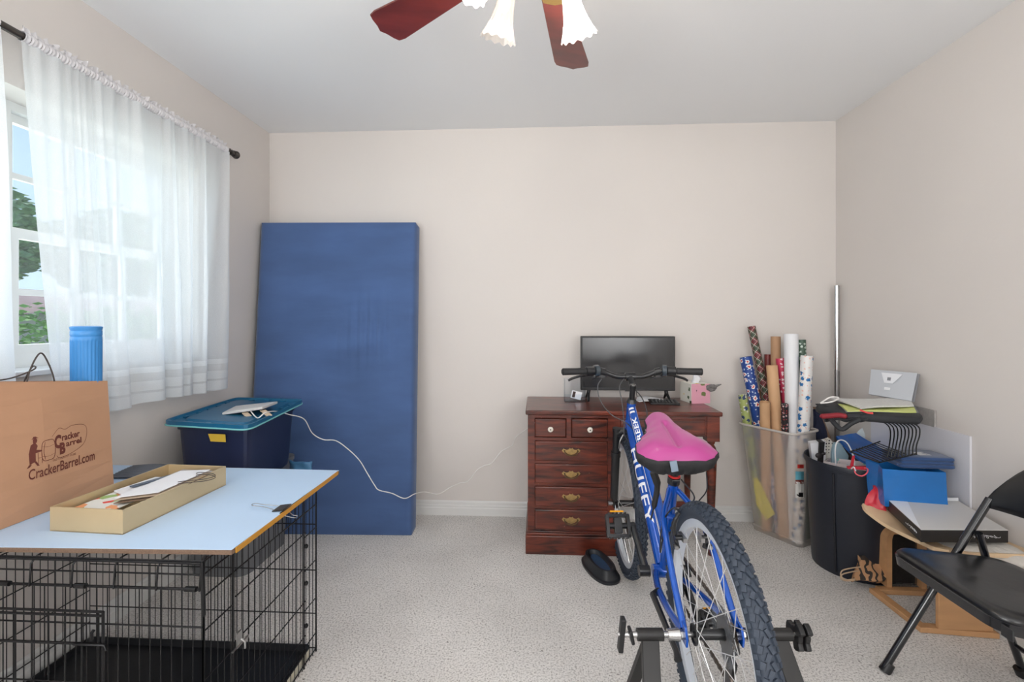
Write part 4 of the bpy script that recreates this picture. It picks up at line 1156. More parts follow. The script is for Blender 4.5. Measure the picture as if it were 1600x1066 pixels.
MB().tube(catmull([BK(-.05, .955, .625), BK(-.046, .95, .66), BK(-.03, .955, .69)], 4), .004, 6).build('brake_cable', M_['steel'], bk, smooth=True)
# stem, bar, grips, levers
m = MB(); m.cyl(BK(0, .914, .860), BK(0, .893, .926), .0128, n=18); m.cyl(BK(0, .896, .915), BK(0, .890, .931), .0155, n=18); m.tube([BK(0, .897, .918), BK(0, .925, .948), BK(0, .950, .962)], [.013, .014, .016], 14); m.cyl(BK(-.022, .95, .963), BK(.022, .95, .963), .020, n=18)
stm = m.build('stem', mdark, bk, smooth=True)
MB().cyl(BK(0, .890, .931), BK(0, .889, .935), .012, n=18).build('stem_cap', M_['chrome'], stm, smooth=True, label='bright stem cap')
def hb(s): # bar centreline
    t = abs(s); sg = 1 if s > 0 else -1
    rise = 0 if t < .05 else (1 if t > .15 else (t - .05) / .10); rise = rise * rise * (3 - 2 * rise)
    return BK(s, .95 - .05 * max(0, t - .12) / .2, .963 + .028 * rise)
MB().tube([hb(-.315 + i * .63 / 48) for i in range(49)], .0125, 14).build('handlebar', mdark, bk, smooth=True)
for sg in (-1, 1):
    m = MB(); m.tube([hb(sg * .322), hb(sg * .318), hb(sg * .26), hb(sg * .212)], [.012, .0165, .0155, .0158], 18); m.build('grip', mgr, bk, smooth=40)
    m = MB(); m.tube([hb(sg * .21), hb(sg * .208), hb(sg * .172), hb(sg * .170)], [.014, .0205, .0205, .014], 20)
    sh = m.build('shifter', mdark, bk, smooth=40)
    m = MB(); m.tube([hb(sg * .170), hb(sg * .168), hb(sg * .150), hb(sg * .147)], [.02, .028, .028, .02], 20); m.build('shifter_dial', mat('smoke_plastic', (48, 58, 66), .25, coat=.6), sh, smooth=40)
    m = MB(); a = hb(sg * .135); m.tube([hb(sg * .142), hb(sg * .118)], .017, 16)
    fwv = FW * .03; dn = V((0, 0, -.022))
    m.box(a + fwv * .6 + dn, (.035, .04, .016), Matrix.Rotation(YAW, 3, 'Z')); lv = m.build('lever_clamp', mdark, bk, smooth=40)
    pts = [a + fwv + dn, a + AX * sg * .03 + fwv * 1.6 + dn * 1.0, a + AX * sg * .08 + fwv * 1.7 + dn * 1.2, a + AX * sg * .13 + fwv * 1.5 + dn * 1.8, a + AX * sg * .150 + fwv * 1.5 + dn * 2.3]
    MB().tube(catmull(pts, 5), [.008] * 6 + [.0062] * 12 + [.0055] * 3, 8).build('brake_lever', mdark, lv, smooth=True)
    m = MB(); q = a - AX * sg * .025 + dn * .8 + fwv * .4; m.cyl(q, q - AX * sg * .03, .005, n=10); m.cyl(q + V((0, 0, -.002)), q - AX * sg * .012, .0075, n=10); m.build('cable_adjuster', M_['chrome'], lv, smooth=True)
mcab = mat('cable_housing', (38, 38, 42), .4); mcb2 = mat('grey_cable', (90, 90, 92), .35, metal=.4)
def BP(px, py, a): return P(px, py, 1.24 + a)
wire([BP(940, 592, .90), BP(934, 604, .88), BP(938, 626, .86), BP(955, 648, .84), BP(977, 660, .84), BP(990, 672, .87)], .0024, 'cable', mcb2, bk)
wire([BP(975, 592, .93), BP(968, 605, .89), BP(972, 630, .87), BP(975, 660, .87), BP(976, 680, .88), BP(990, 700, .91)], .0024, 'cable', mcb2, bk)
wire([BP(990, 607, .90), BP(1003, 622, .87), BP(1011, 645, .86), BP(1008, 668, .84), BP(996, 690, .86)], .0024, 'cable', mcab, bk)
wire([BP(925, 592, .93), BP(945, 588, .97), BP(975, 583, 1.0), BP(1005, 588, .98), BP(1025, 592, .93)], .0024, 'cable', mcab, bk)
wire([BK(.02, .30, .70), BK(.045, .25, .66), BK(.03, .30, .60), BK(.022, .36, .52), BK(.03, .40, .42)], .0024, 'cable', mcab, bk)
wire([BK(-.02, .36, .50), BK(-.055, .28, .47), BK(-.06, .24, .58), BK(-.04, .20, .645), BK(-.02, .19, .638)], .0024, 'cable', mcab, bk)
# saddle
SA0, SA1 = .125, .405
def sw(v):
    ks = [(0, .070), (.06, .103), (.16, .122), (.3, .116), (.45, .090), (.6, .064), (.78, .050), (.92, .047), (1, .034)]
    for (a, x), (c, y) in zip(ks, ks[1:]):
        if v <= c:
            t = (v - a) / (c - a); t = t * t * (3 - 2 * t) if 0 < a < .9 else t; return x + (y - x) * t
    return .02
def spt(u, v, dz=0, k=1.0):
    zc = .812 + .070 * v + .004 * math.sin(v * PI)
    crown = .032 * (1 - abs(u) ** 2.4) * (1 - .15 * v)
    endf = min(1, v / .10) * min(1, (1 - v) / .07); crown *= math.sqrt(max(0, endf * (2 - endf)))
    gr = -.011 * math.exp(-((u * sw(v)) / .009) ** 2) * (1 if .12 < v < .62 else max(0, 1 - min(abs(v - .12), abs(v - .62)) / .06))
    lob = .008 * math.exp(-((abs(u) - .6) / .3) ** 2) * math.exp(-((v - .2) / .15) ** 2)
    return BK(-.037 + .006 * v + u * sw(v) * k, SA0 + (SA1 - SA0) * v, zc + crown + gr + lob + dz)
def sfun(i, j): return spt(-1 + 2 * i, j)
sad = MB().sheet(sfun, 44, 44, 0).build('saddle', mpk, bk, smooth=180, label='pink gel saddle cover')
vsL = []
def edge(t):
    if t < .5: v = t * 2; return (-1, v)
    v = 2 - t * 2; return (1, v)
loopn = 120; rings = []
pathuv = [(-1, i / 50) for i in range(51)] + [(-1 + 2 * i / 10, 1) for i in range(1, 10)] + [(1, 1 - i / 50) for i in range(51)] + [(1 - 2 * i / 24, 0) for i in range(1, 24)]
cS = BK(-.037, .25, 0)
for k, (dz, sh_) in enumerate(((.001, 1.0), (-.002, 1.025), (-.012, 1.03), (-.030, .97), (-.046, .80), (-.056, .60))):
    ring = []
    for q, (u, v) in enumerate(pathuv):
        p = spt(u, v); 
        wr_ = 1 + (.05 * math.sin(q * .9) + .03 * math.sin(q * 2.1)) * max(0, k - 2) / 3
        ring.append(V((cS.x + (p.x - cS.x) * sh_ * wr_, cS.y + (p.y - cS.y) * sh_ * wr_, p.z + dz)))
    rings.append(ring)
MB().loft(rings, caps=False).build('saddle_skirt', mat('black_cloth', (26, 26, 28), .75, bump=.3, bscale=40), sad, smooth=180, label='black gathered skirt')
tg = spt(-.38, 0); MB().box(tg + V((0, -.004, -.012)) - FW * .006, (.02, .003, .032), Matrix.Rotation(.1, 3, 'X') @ Matrix.Rotation(-.2, 3, 'Y')).build('fabric_tag', mat('grey_tag', (120, 135, 150), .6), sad)
m = MB()
for s in (-.022, .022): m.tube([BK(-.037 + s, .15, .775), BK(-.02 + s, .25, .768), BK(-.02 + s, .38, .80)], .0035, 6)
m.cyl(BK(-.045, .29, .772), BK(.02, .29, .772), .012, n=10); m.build('saddle_rail', mdark, sad, smooth=True)
# drawstring hanging from the cover
wire([BK(.04, .14, .775), BK(.045, .15, .72), BK(.03, .17, .68), BK(.02, .2, .64)], .0018, 'drawstring', mcab, sad)
m = MB(); m.tube(catmull([BP(1021, 738, .42), BP(1027, 760, .42), BP(1022, 790, .42), BP(1017, 812, .42)], 4), [.014] * 4 + [.010] * 5 + [.003] * 4, 6); m.build('cover_strap', mat('black_strap', (32, 32, 34), .7), sad, smooth=True)
# cranks, pedals, chainring
BBp = (.43, .33)
def crank(sg, da, dz):
    p0 = BK(sg * .062, BBp[0], BBp[1]); p1 = BK(sg * .078, BBp[0] + da, BBp[1] + dz)
    m = MB(); m.tube([p0, p1], [.015, .011], 10); m.cyl(BK(sg * .05, *BBp), BK(sg * .088, *BBp), .019, n=16); m.cyl(BK(sg * .07, BBp[0] + da, BBp[1] + dz), BK(sg * .09, BBp[0] + da, BBp[1] + dz), .013, n=12)
    return m.build('crank_arm', mdark, bk, smooth=True)
c1 = crank(-1, .135, .102); c2 = crank(1, -.135, -.102)
def pedal(sg, da, dz, parent, tilt):
    c = BK(sg * .135, BBp[0] + da, BBp[1] + dz)
    R3 = Matrix.Rotation(YAW, 3, 'Z') @ Matrix.Rotation(tilt, 3, 'X')
    m = MB()
    m.box(c + R3 @ V((0, .036, 0)), (.088, .012, .028), R3); m.box(c + R3 @ V((0, -.036, 0)), (.088, .012, .028), R3)
    m.box(c + R3 @ V((.040, 0, 0)), (.012, .078, .028), R3); m.box(c + R3 @ V((-.040, 0, 0)), (.012, .078, .028), R3)
    m.cyl(c + R3 @ V((-.045, 0, 0)), c + R3 @ V((.05, 0, 0)), .011, n=12)
    m.box(c, (.03, .055, .022), R3)
    for i in range(5): m.box(c + R3 @ V((-.032 + .016 * i, .044, 0)), (.006, .006, .026), R3); m.box(c + R3 @ V((-.032 + .016 * i, -.044, 0)), (.006, .006, .026), R3)
    pd = m.build('pedal', mdark, parent, bevel=.001)
    MB().box(c + R3 @ V((0, .051, .0)), (.052, .006, .016), R3).build('reflector', mat('amber_reflector', (235, 165, 30), .2, coat=.6), bk, label='amber reflector')
pedal(-1, .135, .102, bk, 1.05); pedal(1, -.135, -.102, bk, .3)
MB().lathe([(0, -.01), (.006, -.01), (.007, .0)], 12, Matrix.Translation(BK(-.147, BBp[0] + .128, BBp[1] + .095)) @ Matrix.Rotation(PI / 2, 4, 'X')).build('pedal_sticker', mat('lime', (170, 200, 40), .4), bk, label='lime round sticker')
Mb = wheelM(BBp[0], BBp[1]); g = MB()
for r, z in ((.085, .047), (.070, .040)):
    g.lathe([(r - .012, z - .001), (r, z - .001), (r, z + .001), (r - .012, z + .001)], 44, Mb, closed=True)
    for k in range(44): a = 2 * PI * k / 44; bb = MB().box((0, 0, 0), (.006, .004, .002)); g.add(bb.v, bb.f, Mb @ Matrix.Rotation(a, 4, 'Z') @ Matrix.Translation((r + .002, 0, z)))
for k in range(5):
    a = 2 * PI * k / 5; bb = MB().box((.04, 0, .044), (.07, .014, .004)); g.add(bb.v, bb.f, Mb @ Matrix.Rotation(a, 4, 'Z'))
g.build('chainring', mdark, bk)
# chain: two runs of links
m = MB()
def chainrun(p0, p1, nl):
    for i in range(nl):
        t = (i + .5) / nl; p = p0.lerp(p1, t); d = (p1 - p0).normalized(); u, v, _q = frame(d)
        R3 = Matrix((AX, d, AX.cross(d))).transposed(); m.box(p, (.006 if i % 2 else .0085, .0115, .008), R3)
chainrun(BK(.045, .42, .413), BK(.045, .01, .43), 34); chainrun(BK(.045, .42, .25), BK(.045, .02, .26), 34)
chainrun(BK(.045, .02, .33), BK(.045, -.02, .27), 6)
m.build('chain', mat('chain_steel', (92, 84, 78), .35, metal=.9), bk, kind='stuff')
m = MB(); m.tube([BK(.06, .0, .37), BK(.065, .0, .345), BK(.05, .015, .33)], .010, 10); m.box(BK(.048, .0, .285), (.012, .03, .10), Matrix.Rotation(YAW, 3, 'Z') @ Matrix.Rotation(.3, 3, 'X')); m.cyl(BK(.04, .015, .325), BK(.056, .015, .325), .019, n=14); m.cyl(BK(.04, -.015, .25), BK(.056, -.015, .25), .019, n=14)
m.build('derailleur', mdark, bk, smooth=40)
MB().tube([BK(.075, .37, .34), BK(.07, .40, .38)], .006, 8).build('front_derailleur', mdark, bk, smooth=True)
m = MB(); m.tube([BK(-.062, .27, .348), BK(-.085, .26, .345), BK(-.088, .02, .33), BK(-.09, .0, .322)], [.013, .010, .008, .011], 8); m.build('kickstand', mdark, bk, smooth=True)
m = MB(); m.cyl(BK(-.09, 0, RZW), BK(.09, 0, RZW), .0065, n=10); m.cyl(BK(-.085, 0, RZW), BK(-.075, 0, RZW), .012, n=6); m.cyl(BK(.085, 0, RZW), BK(.075, 0, RZW), .012, n=6); m.build('axle', M_['steel'], bk, smooth=True)
# ============================================================ TRAINER
trn = thing('bike_trainer', 'black folding bike trainer stand holding the bicycle rear axle', 'bike trainer', tuple(BK(0, -.05, 0)))
mtr = mat('trainer_black', (30, 29, 29), .45, var=.2, vscale=6)
m = MB()
for s, a0 in ((-1, -.165), (1, .175)):
    m = MB(); m.cyl(BK(a0 - .034, 0, RZW), BK(a0 + .034, 0, RZW), .0155, n=20); m.build('sleeve', mtr, trn, smooth=True)
    m = MB()
    for (ft, wd) in (((a0 + s * .05, -.26), .045), ((a0 + s * .05, .16), .032)):
        top = BK(a0, 0, RZW - .008); ftp = BK(ft[0], ft[1], .02); d = ftp - top
        y = d.normalized(); R3 = Matrix((AX, AX.cross(y), y)).transposed()
        m.box((top + ftp) / 2, (wd if ft[1] < 0 else .03, .018, d.length), R3)
    m.build('leg', mtr, trn, bevel=.002)
    m = MB(); m.tube([BK(s * .088, 0, RZW), BK(s * .118, 0, RZW), BK(s * .1185, 0, RZW), BK(a0 + s * .03, 0, RZW), BK(a0 + s * .085, 0, RZW)], [.0165, .0135, .008, .008, .0055], 14)
    m.build('clamp_bolt', M_['chrome'], trn, smooth=True)
    R3 = Matrix.Rotation(YAW, 3, 'Z')
    if s < 0:
        m = MB(); m.box(BK(a0 - .075, 0, RZW), (.013, .024, .088), R3 @ Matrix.Rotation(.1, 3, 'Y')); m.build('knob', M_['black'], trn, bevel=.003)
        m = MB(); m.box(BK(a0 - .05, 0, RZW - .002), (.009, .03, .036), R3 @ Matrix.Rotation(-.2, 3, 'Y')); m.build('knob', M_['black'], trn, bevel=.003)
    else:
        for dx, hh in ((.048, .078), (.068, .085)):
            m = MB(); pr = [((.022 + .016 * (math.cos(3 * t) > 0)) * math.cos(t), (.022 + .016 * (math.cos(3 * t) > 0)) * math.sin(t)) for t in [2 * PI * k / 24 for k in range(24)]]
            Mk = wheelM(0, RZW); m.prism(pr, a0 + dx - .007, a0 + dx + .007, Mk); m.build('knob', M_['black'], trn, bevel=.002)
for a_ in (-.26, .16):
    m = MB(); m.cyl(BK(-.27, a_, .018), BK(.29, a_, .018), .016, n=14); m.cyl(BK(-.29, a_, .018), BK(-.25, a_, .018), .018, n=12); m.cyl(BK(.27, a_, .018), BK(.31, a_, .018), .018, n=12); m.build('base_tube', mtr, trn, smooth=True)
m = MB(); m.cyl(BK(-.06, -.19, .105), BK(.06, -.19, .105), .018, n=18); m.build('roller', M_['steel'], trn, smooth=True)
m = MB(); m.cyl(BK(.06, -.19, .105), BK(.14, -.19, .105), .05, n=24); m.box(BK(.0, -.22, .06), (.30, .03, .03), Matrix.Rotation(YAW, 3, 'Z')); m.box(BK(.10, -.23, .05), (.03, .05, .07), Matrix.Rotation(YAW, 3, 'Z')); m.box(BK(-.08, -.2, .08), (.012, .04, .06)); m.box(BK(.0, -.25, .035), (.03, .05, .05)); m.build('resistance_unit', mtr, trn, smooth=40)
MB().box(BK(.222, -.205, .095), (.03, .012, .02), Matrix.Rotation(YAW, 3, 'Z')).build('red_label', mat('red_label', (200, 60, 50), .5), trn)
# ============================================================ RISER BLOCK
rbp = W(.432, 2.29, 0)
rbk = thing('wheel_riser_block', 'black oval wheel riser block on the carpet beside the front wheel', 'riser block', (rbp.x, rbp.y, 0))
an = YAW + .28
def ov(hx, hy, z, dx=0, n=40):
    out = []
    for i in range(n):
        t = 2 * PI * i / n; c_, s_ = math.cos(t), math.sin(t)
        x = hx * (abs(c_) ** .75) * (1 if c_ > 0 else -1); y = hy * (abs(s_) ** .85) * (1 if s_ > 0 else -1)
        out.append(V((rbp.x + x * math.cos(an) - y * math.sin(an), rbp.y + x * math.sin(an) + y * math.cos(an), z)))
    return out
mrb = mat('black_rubbery', (30, 33, 38), .38)
MB().loft([ov(.068, .135, .001), ov(.070, .137, .012), ov(.060, .125, .016), ov(.052, .115, .045), ov(.050, .112, .055), ov(.040, .102, .055), ov(.030, .09, .038), ov(.014, .07, .032)]).build('body', mrb, rbk, smooth=40)
MB().loft([ov(.026, .084, .0375), ov(.026, .084, .0405), ov(.020, .078, .0405)]).build('groove', mat('blue_black', (40, 70, 100), .3), rbk, smooth=40, label='blue-black wheel groove')
# ============================================================ RIGHT CORNER
# steel pole
pl = thing('steel_pole', 'slim steel pole standing upright in the right back corner', 'pole', (1.787, 2.88, 0))
MB().cyl((1.787, 2.88, 0), (1.787, 2.88, .95), .0135, n=16).build('tube', M_['steel'], pl, smooth=True)
MB().cyl((1.787, 2.88, .93), (1.787, 2.88, 1.436), .0150, n=16).build('upper_tube', M_['chrome'], pl, smooth=True)
# translucent bin
mtrn = bpy.data.materials.new('frosted_plastic'); mtrn.use_nodes = True
N = NT(mtrn); mtrn.node_tree.nodes.remove(mtrn.node_tree.nodes['Principled BSDF'])
a_ = N.n('ShaderNodeBsdfTransparent', Color=(.98, .95, .92, 1)); b_ = N.n('ShaderNodeBsdfDiffuse', Color=(.88, .85, .82, 1)); c_ = N.n('ShaderNodeBsdfTranslucent', Color=(.86, .83, .80, 1)); g_ = N.n('ShaderNodeBsdfGlossy', Roughness=.25)
m1 = N.n('ShaderNodeMixShader', Fac=.5); N.link(b_.outputs[0], m1.inputs[1]); N.link(c_.outputs[0], m1.inputs[2])
m2 = N.n('ShaderNodeMixShader', Fac=.60); N.link(m1.outputs[0], m2.inputs[1]); N.link(a_.outputs[0], m2.inputs[2])
m3 = N.n('ShaderNodeMixShader', Fac=.06); N.link(m2.outputs[0], m3.inputs[1]); N.link(g_.outputs[0], m3.inputs[2])
N.link(m3.outputs[0], mtrn.node_tree.nodes['Material Output'].inputs[0])
Ba, Bb = V((1.195, 2.825)), V((1.365, 2.548))     # top rim: left far corner, near corner
vdir = (Bb - Ba).normalized(); udir = V((-vdir.y, vdir.x)) * 1.0
if udir.x < 0: udir = -udir
BL, BW, BH = (Bb - Ba).length, .225, .625
def bcorner(i, j, z, ins=0, tap=1.0):
    cx = Ba + vdir * BL / 2 + udir * BW / 2
    t = 1 - z / BH
    cx = cx + V((.055, .03)) * t
    return cx
def bring_(z, grow=0):
    t = 1 - z / BH; c = Ba + vdir * BL / 2 + udir * BW / 2 + V((.050, .012)) * t
    k = 1 - .12 * t
    ang = math.atan2(vdir.y, vdir.x)
    return rrect(c.x, c.y, BL / 2 * k + grow, BW / 2 * k + grow, .035, z, ang)
bn = thing('clear_storage_bin', 'tall translucent plastic bin holding rolls of gift wrap by the back wall', 'bin', (1.38, 2.75, 0))
g = MB(); g.loft([bring_(.002), bring_(.03, .002), bring_(.035, -.003), bring_(.60), bring_(BH - .004)], caps=False); o0 = bring_(.002); g.add(o0, [tuple(range(len(o0)))])
g.build('body', mtrn, bn, smooth=35)
MB().tube(bring_(BH - .004, .005), .0065, 8, closed=True).build('rim', mat('frosted_rim', (196, 190, 184), .4), bn, smooth=True)
# product label on the near end
A = P(1242, 727, 2.505); 
lb_ = [(1243, 728), (1256, 727), (1256, 778), (1244, 779)]
cpts = [P(x, y, 2.52 - .0 * x) for x, y in lb_]
def onbin(px, py):
    # intersection of the pixel ray with the near bin side
    o = V((0, 0, CZ)); best = None
    for i in range(240):
        d = 2.3 + i * .002; p = P(px, py, d); r = bring_(max(.002, min(BH, p.z)), .0015)
        poly = [(q.x, q.y) for q in r]; ins = False; n = len(poly); j = n - 1
        for k in range(n):
            if ((poly[k][1] > p.y) != (poly[j][1] > p.y)) and (p.x < (poly[j][0] - poly[k][0]) * (p.y - poly[k][1]) / (poly[j][1] - poly[k][1] + 1e-12) + poly[k][0]): ins = not ins
            j = k
        if ins: return p
    return P(px, py, 2.6)
mlr, mlb, mlw = mat('label_red', (205, 50, 45), .4), mat('label_blue', (110, 185, 205), .4), mat('label_white', (226, 224, 220), .4)
def patch(px0, px1, py0, py1, m, name):
    nx, ny = 3, 4
    pts = [[onbin(px0 + (px1 - px0) * i / nx, py0 + (py1 - py0) * j / ny) for j in range(ny + 1)] for i in range(nx + 1)]
    MB().add([p for r in pts for p in r], [(i * (ny + 1) + j, (i + 1) * (ny + 1) + j, (i + 1) * (ny + 1) + j + 1, i * (ny + 1) + j + 1) for i in range(nx) for j in range(ny)]).build(name, m, bn)
patch(1246, 1256, 726, 732, mlr, 'label_top'); patch(1243, 1256, 737, 750, mlb, 'label_picture'); patch(1243, 1256, 753, 778, mlw, 'label'); patch(1245, 1255, 770, 777, M_['black'], 'barcode'); patch(1243, 1256, 750, 756, mat('label_brown', (130, 60, 50), .5), 'label_band')
# rolls
def camo_rel(p):
    x = _c * p.x + _s * p.y; d = -_s * p.x + _c * p.y
    return 800 + FPX * x / d, 503 + FPX * (CZ - p.z) / d
def uvmat(name, rough=.45):
    m = bpy.data.materials.new(name); m.use_nodes = True; N = NT(m); b = m.node_tree.nodes['Principled BSDF']; b.inputs['Roughness'].default_value = rough
    uv = N.n('ShaderNodeUVMap').outputs[0]
    return m, N, b, uv
def dots(name, base, layers, rough=.45):
    m, N, b, uv = uvmat(name, rough); c = None
    cur = s2l(base)
    for (sc, th_, col, seed, keep) in layers:
        mp = N.n('ShaderNodeMapping', Vector=uv, Location=(seed, seed * .7, 0)).outputs[0]
        no = N.n('ShaderNodeTexNoise', Vector=mp, Scale=sc * 3, Detail=1)
        wv = N.n('ShaderNodeVectorMath', _operation='MULTIPLY_ADD', i0=no.outputs['Color'], i1=(.6 / sc, .6 / sc, 0), i2=mp).outputs[0]
        vo = N.n('ShaderNodeTexVoronoi', Vector=wv, Scale=sc); vo.voronoi_dimensions = '2D'; vo.inputs['Randomness'].default_value = .65
        msk = N.math('LESS_THAN', vo.outputs['Distance'], th_)
        kp_ = N.math('GREATER_THAN', N.n('ShaderNodeSeparateColor', Color=vo.outputs['Color']).outputs[0], 1 - keep)
        cur = N.mix(N.math('MULTIPLY', msk, kp_), cur, s2l(col))
    N.link(cur, b.inputs['Base Color']); return m
def plaid(name):
    m, N, b, uv = uvmat(name); sx = N.n('ShaderNodeSeparateXYZ', Vector=N.n('ShaderNodeMapping', Vector=uv, Rotation=(0, 0, PI / 4)).outputs[0])
    def saw(a, per, lo, hi):
        f = N.math('FRACT', N.math('MULTIPLY', sx.outputs[a], 1 / per)); return N.math('MULTIPLY', N.math('GREATER_THAN', f, lo), N.math('LESS_THAN', f, hi))
    cur = s2l((120, 34, 44))
    for a in (0, 1):
        cur = N.mix(N.math('MULTIPLY', saw(a, .058, .0, .42), .75), cur, s2l((52, 82, 58)))
    for a in (0, 1):
        cur = N.mix(N.math('MULTIPLY', saw(a, .029, .2, .30), .8), cur, s2l((24, 24, 26)))
        cur = N.mix(N.math('MULTIPLY', saw(a, .029, .66, .73), .7), cur, s2l((235, 220, 210)))
    N.link(cur, b.inputs['Base Color']); return m
mtb2 = mat('brown_paper_roll', (186, 146, 112), .7, var=.12, vscale=10); mtb3 = mat('kraft_roll', (214, 170, 128), .6, var=.1, vscale=8)
RL = [
 # top px, top py, depth, bottom px, bottom py, depth, radius, material, label
 (1174, 510, 2.80, 1212, 690, 2.70, .0225, plaid('plaid_wrap'), 'tall red, green and black plaid gift wrap roll leaning left, tallest in the bin'),
 (1212, 526, 2.82, 1214, 700, 2.80, .0265, mtb2, 'thick plain brown cardboard tube standing left of the white roll'),
 (1236, 522, 2.66, 1248, 800, 2.62, .0370, mat('white_roll', (232, 233, 236), .55), 'thick plain white paper roll in the middle of the bin'),
 (1253, 531, 2.78, 1254, 700, 2.74, .0200, dots('tree_wrap', (58, 82, 66), [(38, .22, (190, 200, 190), 1, .9)]), 'dark green patterned roll behind the thick white roll'),
 (1261, 556, 2.62, 1262, 790, 2.60, .0305, dots('reindeer_wrap', (232, 230, 228), [(30, .33, (36, 110, 170), 3, .55), (44, .16, (236, 190, 170), 7, .5)]), 'white gift wrap roll with blue reindeer shapes at the right edge of the bin'),
 (1165, 558, 2.76, 1196, 700, 2.72, .0330, dots('navy_wrap', (30, 66, 140), [(28, .34, (232, 226, 220), 2, .5), (28, .17, (205, 60, 55), 2, .5), (52, .2, (210, 225, 240), 5, .5)]), 'navy gift wrap roll with white and red round faces at the left'),
 (1219, 560, 2.72, 1236, 700, 2.70, .0240, dots('pink_wrap', (202, 60, 92), [(40, .25, (245, 225, 230), 4, .6)]), 'crimson pink dotted gift wrap roll between the kraft and white rolls'),
 (1200, 554, 2.84, 1206, 700, 2.82, .0195, mat('maroon_roll', (128, 52, 50), .4, var=.3, vscale=30), 'maroon roll peeking out behind the long kraft roll'),
 (1206, 571, 2.68, 1228, 800, 2.62, .0300, mtb3, 'long kraft paper roll leaning left of the white roll'),
 (1195, 628, 2.66, 1206, 800, 2.60, .0270, mtb3, 'short kraft paper roll in front of the plaid roll'),
 (1176, 634, 2.68, 1200, 760, 2.64, .0260, dots('white_colour_wrap', (226, 224, 222), [(36, .35, (60, 90, 160), 6, .4), (48, .28, (200, 60, 60), 8, .3)]), 'white roll with blue and red spots low at the left of the bin'),
 (1160, 618, 2.80, 1180, 740, 2.76, .0240, dots('green_wrap', (168, 180, 110), [(36, .4, (50, 70, 110), 6, .6), (52, .25, (225, 225, 220), 8, .4)]), 'green and navy patterned roll at the far left of the bin'),
 (1226, 632, 2.66, 1232, 760, 2.66, .0190, dots('black_floral_wrap', (38, 36, 40), [(56, .3, (220, 190, 190), 6, .6), (70, .25, (170, 60, 60), 8, .4)]), 'black floral roll low beside the white roll'),
 (1186, 609, 2.78, 1196, 740, 2.74, .0085, mtb2, 'thin brown cardboard tube beside the navy roll'),
]
bc_ = lambda z: (Ba + vdir * BL / 2 + udir * BW / 2 + V((.050, .012)) * (1 - z / BH))
def blocal(p):
    q = V((p.x, p.y)) - bc_(p.z); return q.dot(vdir), q.dot(udir)
def viol(p, r):
    a_, c_ = blocal(p); k = 1 - .12 * (1 - p.z / BH)
    return max(0, abs(a_) - (BL / 2 * k - r - .006)) + max(0, abs(c_) - (BW / 2 * k - r - .006))
placed = []
for (ax, ay, ad, cx_, cy_, cd_, r, mm_, lb) in RL:
    best = None
    for it in range(22):
        td = ad - .16 + it * .02; T = P(ax, ay, td)
        if T.y > YB - r - .004: continue
        for fi in range(-4, 5):
            for fj in range(-3, 4):
                f2 = bc_(0) + vdir * (fi / 4 * BL / 2 * .86) + udir * (fj / 3 * BW / 2 * .86); Fp = V((f2.x, f2.y, .015))
                Cp = Fp.lerp(T, (BH - .015) / (T.z - .015)) if T.z > BH else T
                q = camo_rel(Cp.lerp(T, .25)); want = ax + (cx_ - ax) * ((q[1] - ay) / (cy_ - ay))
                e = viol(Cp, r) * 300 + viol(Fp, r) * 300 + abs(q[0] - want) * .35 + abs(td - ad) * 10
                for (T2, F2, r2) in placed:
                    for z in (.05, .35, .62, .72):
                        if z > min(T.z, T2.z): continue
                        p1 = Fp.lerp(T, (z - .015) / (T.z - .015)); p2 = F2.lerp(T2, (z - .015) / (T2.z - .015)); e += max(0, r + r2 - (p1 - p2).length) * 90
                if best is None or e < best[0]: best = (e, T, Fp)
    _e, T, Bt = best
    placed.append((T, Bt, r))
    L = (T - Bt).length; n = 28
    M = Matrix.Translation(Bt) @ V((0, 0, 1)).rotation_difference(T - Bt).to_matrix().to_4x4()
    vs = []; fs = []; uv = []
    zs = [0, L]; prof = [(r, 0), (r, L), (r * .96, L), (r * .88, L - .001), (r * .86, L - .05), (0, L - .05)]
    for k, (rr_, z) in enumerate(prof):
        for i in range(n + 1):
            a = 2 * PI * i / n + 1.0; rs_ = rr_ * (1 - .012 * i / n)
            vs.append(M @ V((rs_ * math.cos(a), rs_ * math.sin(a), z))); uv.append((a * r, z))
    for k in range(len(prof) - 1):
        for i in range(n): fs.append((k * (n + 1) + i, k * (n + 1) + i + 1, (k + 1) * (n + 1) + i + 1, (k + 1) * (n + 1) + i))
    nm = 'cardboard_tube' if 'tube' in lb else ('paper_roll' if 'plain white' in lb or 'kraft' in lb else 'gift_wrap_roll')
    m = MB(); m.v = vs; m.f = fs
    m.build(nm, mm_, None, smooth=60, base=tuple(Bt), label=lb, cat='roll', group='rolls standing in the translucent bin', uv=uv)
# yellow paper and card inside the bin
yl = [onbin(1176, 748) + V((.006, .004, 0)), onbin(1183, 748) + V((.006, .004, 0)), onbin(1210, 804) + V((.006, .004, 0)), onbin(1196, 813) + V((.006, .004, 0)), onbin(1181, 790) + V((.006, .004, 0))]
dn = V((.002, .002, 0))
MB().add(yl + [p + dn for p in yl], [tuple(range(5)), tuple(range(9, 4, -1))] + [(i, (i + 1) % 5, 5 + (i + 1) % 5, 5 + i) for i in range(5)]).build('yellow_paper', mat('yellow_paper', (236, 222, 70), .6), None, base=(1.36, 2.76, .12), label='bright yellow paper strip pressed inside the translucent bin', cat='paper')

